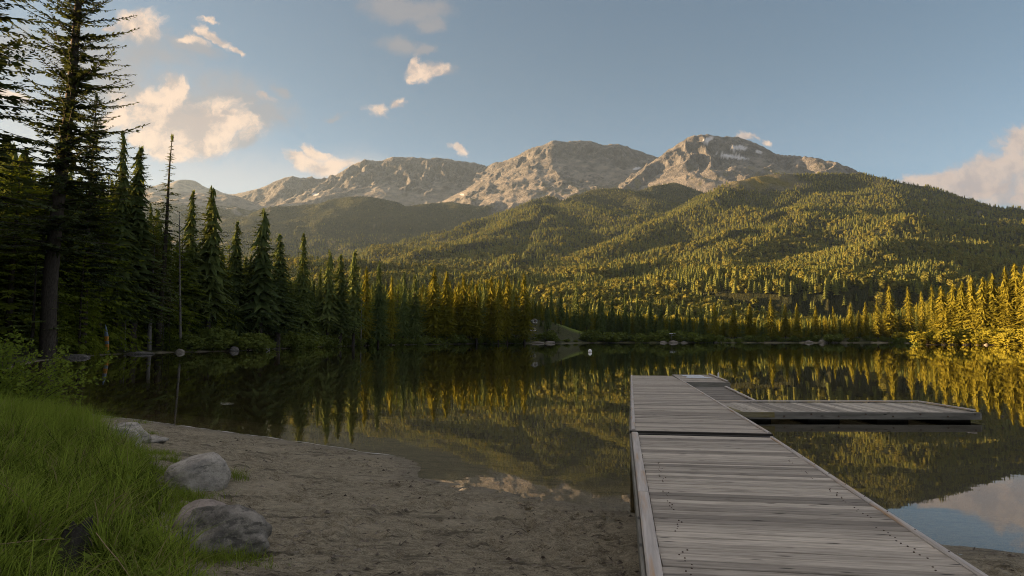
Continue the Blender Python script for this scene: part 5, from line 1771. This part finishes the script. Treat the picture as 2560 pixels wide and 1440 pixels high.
def cabin(px, py, Yd, w, d, h, label, wall_mat, roof_mat, rot=0.):
    P = at(px, py, Yd)
    r = ob('cabin', None, None, (P[0], Yd, P[2]), (0, 0, rot), label=label, category='cabin')
    V_ = [(-w / 2, 0, -3), (w / 2, 0, -3), (w / 2, d, -3), (-w / 2, d, -3), (-w / 2, 0, h), (w / 2, 0, h), (w / 2, d, h), (-w / 2, d, h), (0, 0, h + w * .35), (0, d, h + w * .35)]
    F_ = [(0, 1, 5, 8, 4), (2, 3, 7, 9, 6), (1, 2, 6, 5), (3, 0, 4, 7)]
    ob('wall', mesh('cabin wall', V_, F_, False, wall_mat), r)
    k = w * .35
    for s in (-1, 1):
        a = (s * (w / 2 + .4), -.4, h - .28); b = (0, -.4, h + k + .03)
        v = [a, b, (0, d + .4, b[2]), (a[0], d + .4, a[2])]
        v2 = [(p[0], p[1], p[2] + .12) for p in v]
        ob('roof', mesh('roof', v + v2, [(0, 1, 2, 3), (4, 7, 6, 5), (0, 4, 5, 1), (1, 5, 6, 2), (2, 6, 7, 3), (3, 7, 4, 0)], False, roof_mat), r)
    for wx_ in (-w * .22, w * .22):
        v, f = box(wx_ - .45, wx_ + .45, -.04, .02, h * .35, h * .35 + 1.0)
        fr2 = ob('window', mesh('window frame', v, f, False, M_WHITE), r)
        v, f = box(wx_ - .36, wx_ + .36, -.06, -.03, h * .35 + .09, h * .35 + .91)
        ob('pane', mesh('pane', v, f, False, M_GLASS), fr2)
    v, f = box(-.45, .45, -.05, .02, .0, 2.0)
    ob('door', mesh('door', v, f, False, M_CABIN), r)


cabin(1338, 807, 412, 2.6, 4, 1.5, 'small white gabled cabin half hidden among dark firs across the lake', M_WHITE, M_ROOF, .2)
cabin(1332, 828, 392, 2.8, 3, 1.3, 'low pale cabin below the white gabled one across the lake', M_WHITE, M_CABIN, -.2)
# open shelter with a pale roof, on the far bank
Ps = at(1682, 842, 411.5)
sr = ob('shelter', None, None, (Ps[0], 411.5, Ps[2]), (0, 0, .3), label='small open shelter with a pale roof on the far bank across the lake', category='shelter')
v, f = box(-1.8, 1.8, -1.3, 1.3, 1.75, 1.95)
v[4:] = [(p[0] * .9, p[1] * .9, p[2] + .2) for p in v[4:]]
ob('roof', mesh('shelter roof', v, f, False, M_ROOF), sr)
for xx, yy in ((-1.4, -1), (1.4, -1), (1.4, 1), (-1.4, 1)):
    v, f = box(xx - .07, xx + .07, yy - .07, yy + .07, -2, 1.75)
    ob('post', mesh('post', v, f, False, M_CABIN), sr)
v, f = box(-.9, .9, -.4, .4, .75, .85)
ob('table', mesh('shelter table', v, f, False, M_WHITE), sr)

# ------------------------------------------------------------------ grass, bush, stalks, debris
def grass_mat():
    m, nt, out = new_mat('meadow grass')
    t = attr_node(nt, 'tint')
    dry = attr_node(nt, 'dry')
    c = mixc(nt, t, (.055, .085, .014), (.30, .39, .06))
    c = mixc(nt, dry, c, (.33, .27, .14))
    d = nt.nodes.new('ShaderNodeBsdfDiffuse'); L(nt, c, d.inputs[0])
    tr_n = nt.nodes.new('ShaderNodeBsdfTranslucent'); L(nt, c, tr_n.inputs[0])
    mx = nt.nodes.new('ShaderNodeMixShader'); mx.inputs[0].default_value = .35
    L(nt, d.outputs[0], mx.inputs[1]); L(nt, tr_n.outputs[0], mx.inputs[2]); L(nt, mx.outputs[0], out.inputs[0])
    return m


M_GRASS = grass_mat()


def blades(x, y, h, bend, w, tint, dry, seed):
    g = np.random.default_rng(seed)
    n = len(x)
    z0 = ground_z(x, y)
    a = g.uniform(0, 6.283, n); ba = g.uniform(0, 6.283, n)
    dx, dy = np.cos(a), np.sin(a)
    bx, by = np.cos(ba) * bend * h, np.sin(ba) * bend * h
    lv = [0, .35, .7, 1.0]
    V_ = np.zeros((n, 7, 3), np.float32)
    for i, t in enumerate(lv):
        cx = x + bx * t * t; cy = y + by * t * t; cz = z0 - .02 + h * (t - .35 * bend * t * t)
        ww = w * (1 - t * .85)
        if i < 3:
            V_[:, 2 * i] = np.stack([cx - dx * ww, cy - dy * ww, cz], -1); V_[:, 2 * i + 1] = np.stack([cx + dx * ww, cy + dy * ww, cz], -1)
        else:
            V_[:, 6] = np.stack([cx, cy, cz], -1)
    b = np.arange(n)[:, None] * 7
    q = np.concatenate([b + np.array([[0, 1, 3]]), b + np.array([[0, 3, 2]]), b + np.array([[2, 3, 5]]), b + np.array([[2, 5, 4]]), b + np.array([[4, 5, 6]])], 0)
    me_ = mesh('grass', V_.reshape(-1, 3), q, False, M_GRASS)
    attr(me_, 'tint', np.repeat(tint, 7)); attr(me_, 'dry', np.repeat(dry, 7))
    return me_


ng = 300000
gy = 3.2 + 22 * rng.uniform(0, 1, ng) ** 1.5
gx = -gy * .82 + rng.uniform(0, 1, ng) * gy * .82
gs = grass_side(gx, gy); sdq = lake_sd(gx, gy)
dens = np.clip(gs / .35, 0, 1) * np.clip(sdq / .5, 0, 1) * np.clip(.42 + 2.0 * fbm(gx * 1.3, gy * 1.3, 3, 33), .05, 1)
keep = (gs > -.05) & (sdq > .15) & (rng.uniform(0, 1, ng) < dens) & (gx > -gy * .80)
# leave room for the stones
gx, gy, gs = gx[keep], gy[keep], gs[keep]
Pst = hit(182, 1425)
q_ = (np.abs(gx - Pst[0] * gy / Pst[1]) < .20) & (gy > Pst[1] - .75) & (gy < Pst[1] + .18)
gx, gy, gs = gx[~q_], gy[~q_], gs[~q_]
if len(gx) > 46000:
    pick = rng.permutation(len(gx))[:46000]; gx, gy, gs = gx[pick], gy[pick], gs[pick]
cl = fbm(gx * 1.1, gy * 1.1, 3, 35) * 1.5
gh = (.14 + .20 * np.clip(gs / 1.2, 0, 1) + .42 * np.clip(cl, -.35, 1)) * rng.uniform(.6, 1.35, len(gx))
gh = np.clip(gh * 1.22, .06, .80)
tint = np.clip(.33 + cl * .8 + rng.normal(0, .40, len(gx)), 0, 1)
dry = (rng.uniform(0, 1, len(gx)) < .09).astype(float) * rng.uniform(.4, 1, len(gx))
dry = np.maximum(dry, np.clip((gs - 2.6) * .5, 0, .8) * (rng.uniform(0, 1, len(gx)) < .45) * (gy < 9))
print('grass blades', len(gx))
ob('grass', blades(gx, gy, gh, rng.uniform(.1, 1.0, len(gx)), .0055 + .0085 * rng.uniform(0, 1, len(gx)), tint, dry, 1), kind='stuff', label='long green grass covering the bank beside the sand')
nc_ = 420
cy_ = 4.0 + 13 * rng.uniform(0, 1, nc_) ** 1.3; cx_ = -cy_ * .78 + rng.uniform(0, 1, nc_) * cy_ * .7
kp = (grass_side(cx_, cy_) > .15) & (lake_sd(cx_, cy_) > .5) & ~((np.abs(cx_ - Pst[0] * cy_ / Pst[1]) < .4) & (cy_ > Pst[1] - 1.0) & (cy_ < Pst[1] + .3))
cx_, cy_ = cx_[kp], cy_[kp]
nb = 46
rad = np.repeat(rng.uniform(.03, .10, len(cx_)), nb)
tx_ = np.repeat(cx_, nb) + rng.normal(0, 1, len(rad)) * rad; ty_ = np.repeat(cy_, nb) + rng.normal(0, 1, len(rad)) * rad
th_ = np.repeat(rng.uniform(.3, .72, len(cx_)), nb) * rng.uniform(.55, 1.15, len(rad))
tt_ = np.clip(np.repeat(rng.uniform(.35, 1.0, len(cx_)), nb) + rng.normal(0, .15, len(rad)), 0, 1)
td_ = np.maximum((rng.uniform(0, 1, len(rad)) < .05) * .9, np.repeat((rng.uniform(0, 1, len(cx_)) < .10) * .7, nb) * (rng.uniform(0, 1, len(rad)) < .6))
ob('grass', blades(tx_, ty_, th_, rng.uniform(.3, 1.15, len(rad)), rng.uniform(.004, .0085, len(rad)), tt_, td_, 5), kind='stuff', label='long arching clumps of grass rising out of the green bank')
nw = 420
wy0 = 3.6 + 14 * rng.uniform(0, 1, nw) ** 1.3; wx0 = -wy0 * .8 + rng.uniform(0, 1, nw) * wy0 * .75
kp = (grass_side(wx0, wy0) > .1) & (lake_sd(wx0, wy0) > .4)
wx0, wy0 = wx0[kp], wy0[kp]
wz0 = ground_z(wx0, wy0)
g = np.random.default_rng(62)
wv0, wf0 = [], []
for x, y, z in zip(wx0, wy0, wz0):
    hh = g.uniform(.15, .5); lx, ly = g.normal(0, .06, 2)
    for k in range(g.integers(9, 18)):
        t = g.uniform(.3, 1.0); c = np.array([x + lx * t, y + ly * t, z + hh * t])
        a = g.uniform(0, 6.28); d = np.array([math.cos(a), math.sin(a), g.uniform(-.1, .8)]); sd0 = np.array([-math.sin(a), math.cos(a), g.normal(0, .3)])
        l_ = g.uniform(.035, .085); o = len(wv0)
        wv0 += [c, c + d * l_ * .5 + sd0 * l_ * .26, c + d * l_, c + d * l_ * .5 - sd0 * l_ * .26]
        wf0.append((o, o + 1, o + 2, o + 3))
ob('weeds', mesh('weeds', np.array(wv0), np.array(wf0), False, M_BUSH), kind='stuff', label='broad leaved weeds growing through the long grass')
# tall tussock above the bank, near the leafy bush
Pt = hit(110, 1095)
ntf = 9000
tx_ = Pt[0] + rng.normal(0, .75, ntf) - .3; ty_ = Pt[1] + rng.normal(0, .8, ntf)
kp = grass_side(tx_, ty_) > .1
tx_, ty_ = tx_[kp], ty_[kp]
ob('grass', blades(tx_, ty_, rng.uniform(.35, .95, len(tx_)), rng.uniform(.1, .7, len(tx_)), .004 + .004 * rng.uniform(0, 1, len(tx_)), rng.uniform(.4, 1, len(tx_)), (rng.uniform(0, 1, len(tx_)) < .03) * .9, 2), kind='stuff', label='tall bright tussock of grass in front of the leafy bush')
# tufts on the sand by the stones
tf = []
for (px, py, n_, s_h, sp) in [(590, 1196, 160, .22, .10), (735 / 3.27 + 200, 1110, 0, .2, .1), (395, 1135, 500, .13, .20), (465, 1252, 350, .13, .12), (370, 1085, 160, .12, .12), (352, 1058, 120, .16, .15), (600, 1398, 260, .10, .16), (520, 1395, 500, .16, .18), (430, 1190, 400, .2, .16), (470, 1245, 300, .16, .2),
                              (300, 1130, 300, .2, .18), (560, 1405, 260, .2, .14), (640, 1420, 120, .08, .1), (265, 1045, 200, .15, .25)]:
    if n_ == 0:
        continue
    q = hit(px, py)
    tf.append((q[0] + rng.normal(0, sp, n_), q[1] + rng.normal(0, sp * .7, n_), s_h * rng.uniform(.5, 1.3, n_)))
for _ in range(90):
    yq_ = rng.uniform(4.6, 15); xq_ = float(np.interp(yq_, GEY, GEX)) + abs(rng.normal(0, .28))
    if lake_sd(np.array([xq_]), np.array([yq_]))[0] < .5:
        continue
    n_ = int(rng.integers(12, 60)); sp = rng.uniform(.03, .09)
    tf.append((xq_ + rng.normal(0, sp, n_), yq_ + rng.normal(0, sp, n_), rng.uniform(.06, .22) * rng.uniform(.5, 1.3, n_)))
tx_, ty_, th_ = (np.concatenate([t[i] for t in tf]) for i in range(3))
ob('grass', blades(tx_, ty_, th_, rng.uniform(.2, 1.0, len(tx_)), np.full(len(tx_), .004), rng.uniform(.3, .9, len(tx_)), (rng.uniform(0, 1, len(tx_)) < .08) * .8, 3), kind='stuff', label='short tufts of grass on the sand around the boulders')

# leafy bush at the edge of the photo
Pbsh = hit(30, 1010)
g = np.random.default_rng(21)
bv, bf, stems = [], [], []
B0 = at(45, 850, 15.0)
bx0, by0 = B0[0] - .5, 15.0
bzz = gz(bx0, by0)
for i in range(190):
    a = g.uniform(0, 6.283); reach = g.uniform(.15, 2.0); hh = g.uniform(.6, 2.3) * (1.12 - .42 * reach / 2.0)
    p0 = np.array([g.normal(0, .25), g.normal(0, .25), 0])
    path = [p0 + np.array([math.cos(a) * reach * s ** 1.4, math.sin(a) * reach * s ** 1.4, hh * (s - .12 * s * s)]) for s in np.linspace(0, 1, 7)]
    stems.append(tube(path, [.012, .011, .010, .008, .007, .005, .002], 3))
    for k in range(74):
        s = g.uniform(.22, 1.0) ** .8 * 6
        j = min(5, int(s)); c = path[j] + (path[j + 1] - path[j]) * (s - j)
        c = c + g.normal(0, .055, 3)
        d = g.normal(size=3) + np.array([math.cos(a), math.sin(a), .4]); d /= np.linalg.norm(d)
        n_ = g.normal(size=3); sdv = np.cross(d, n_); sdv /= np.linalg.norm(sdv)
        l_ = g.uniform(.055, .12); w_ = l_ * .26
        o = len(bv)
        bv += [c, c + d * l_ * .5 + sdv * w_, c + d * l_, c + d * l_ * .5 - sdv * w_]
        bf.append((o, o + 1, o + 2, o + 3))
br_ = ob('willow_bush', None, None, (bx0, by0, bzz - .05), label='leafy green bush with small upright leaves at the left edge above the grass', category='bush')
v, f = join(stems)
ob('stem', mesh('bush stems', v, f, False, M_BARK), br_)
ob('foliage', mesh('bush leaves', np.array(bv), np.array(bf), False, M_BUSH), br_)

# dry stalks crossing the grass
for (pts, lb) in [([(-40, 1185, 5.6), (30, 1225, 5.7), (80, 1275, 5.7), (130, 1340, 5.6)], 'dry pale stalk slanting down across the grass from the edge of the photo'),
                  ([(-30, 1364, 4.6), (40, 1356, 4.75), (100, 1350, 4.9), (160, 1346, 5.0)], 'dry pale stalk lying level across the grass towards the stump'),
                  ([(240, 1332, 5.0), (262, 1362, 4.8), (295, 1400, 4.6), (330, 1450, 4.4)], 'dry pale stalk with a seed head right of the stump'),
                  ([(255, 1305, 5.6), (270, 1270, 5.6), (290, 1247, 5.55), (318, 1231, 5.5)], 'thin arching pale stalk in the middle of the grass')]:
    P3 = [at(*p) for p in pts]
    v, f = tube(P3, [.0035, .004, .0035, .002], 5)
    ob('grass_stalk', mesh('grass stalk', v, f, True, M_STALK), None, label=lb, category='grass stalk')

# bits of bark, twigs and pebbles strewn over the sand
g = np.random.default_rng(77)
dv_, df_ = [], []
for i in range(2600):
    y = 4.6 + 11 * g.uniform() ** 1.4; x = g.uniform(-.42 * y, .8 * y)
    s0 = float(lake_sd(np.array([x]), np.array([y]))[0])
    if s0 < .08 or float(grass_side(np.array([x]), np.array([y]))[0]) > .1:
        continue
    z = gz(x, y) + .012
    l_, w_ = g.uniform(.01, .06) * (2.2 if g.random() < .12 else 1), g.uniform(.003, .011); a = g.uniform(0, 6.28)
    d = np.array([math.cos(a), math.sin(a), g.normal(0, .2)]); s = np.array([-math.sin(a), math.cos(a), 0])
    c = np.array([x, y, z]); o = len(dv_)
    dv_ += [c - d * l_, c + s * w_, c + d * l_, c - s * w_, c + np.array([0, 0, w_ * 1.2])]
    df_ += [(o, o + 1, o + 4), (o + 1, o + 2, o + 4), (o + 2, o + 3, o + 4), (o + 3, o, o + 4)]
for i in range(1200):
    y = 5.0 + 12 * g.uniform() ** 1.2; x = g.uniform(-.45 * y, .8 * y)
    s0 = float(lake_sd(np.array([x]), np.array([y]))[0])
    if s0 < -.25 or float(grass_side(np.array([x]), np.array([y]))[0]) > .1 or (s0 > 1.2 and g.random() < .6):
        continue
    z = gz(x, y) + .004; q = g.uniform(.01, .038) * (1.5 if g.random() < .1 else 1); a = g.uniform(0, 6.28); o = len(dv_)
    for k in range(6):
        dv_.append((x + q * g.uniform(.7, 1.2) * math.cos(a + k * 1.047), y + q * g.uniform(.6, 1.1) * math.sin(a + k * 1.047), z))
    dv_.append((x, y, z + q * .7))
    df_ += [(o + k, o + (k + 1) % 6, o + 6) for k in range(6)]
ob('debris', mesh('debris', dv_, df_, False, simple('strewn bark', (.05, .04, .03), .9, .1, 8, (.26, .23, .19))), kind='stuff', label='scraps of bark, twigs and pebbles strewn over the sand')

# ------------------------------------------------------------------ haze in the valley air
HAZE = 0.000023
v, f = box(-6300, 7300, -700, 10400, -9.5, 2300)
m, nt, out = new_mat('valley haze')
pv = nt.nodes.new('ShaderNodeVolumePrincipled')
pv.inputs['Color'].default_value = (.50, .72, 1.0, 1)
pv.inputs['Density'].default_value = HAZE
pv.inputs['Anisotropy'].default_value = .28
L(nt, pv.outputs[0], out.inputs['Volume'])
ob('haze', mesh('haze', v, f, False, m), kind='stuff', label='thin blue evening haze over the valley')
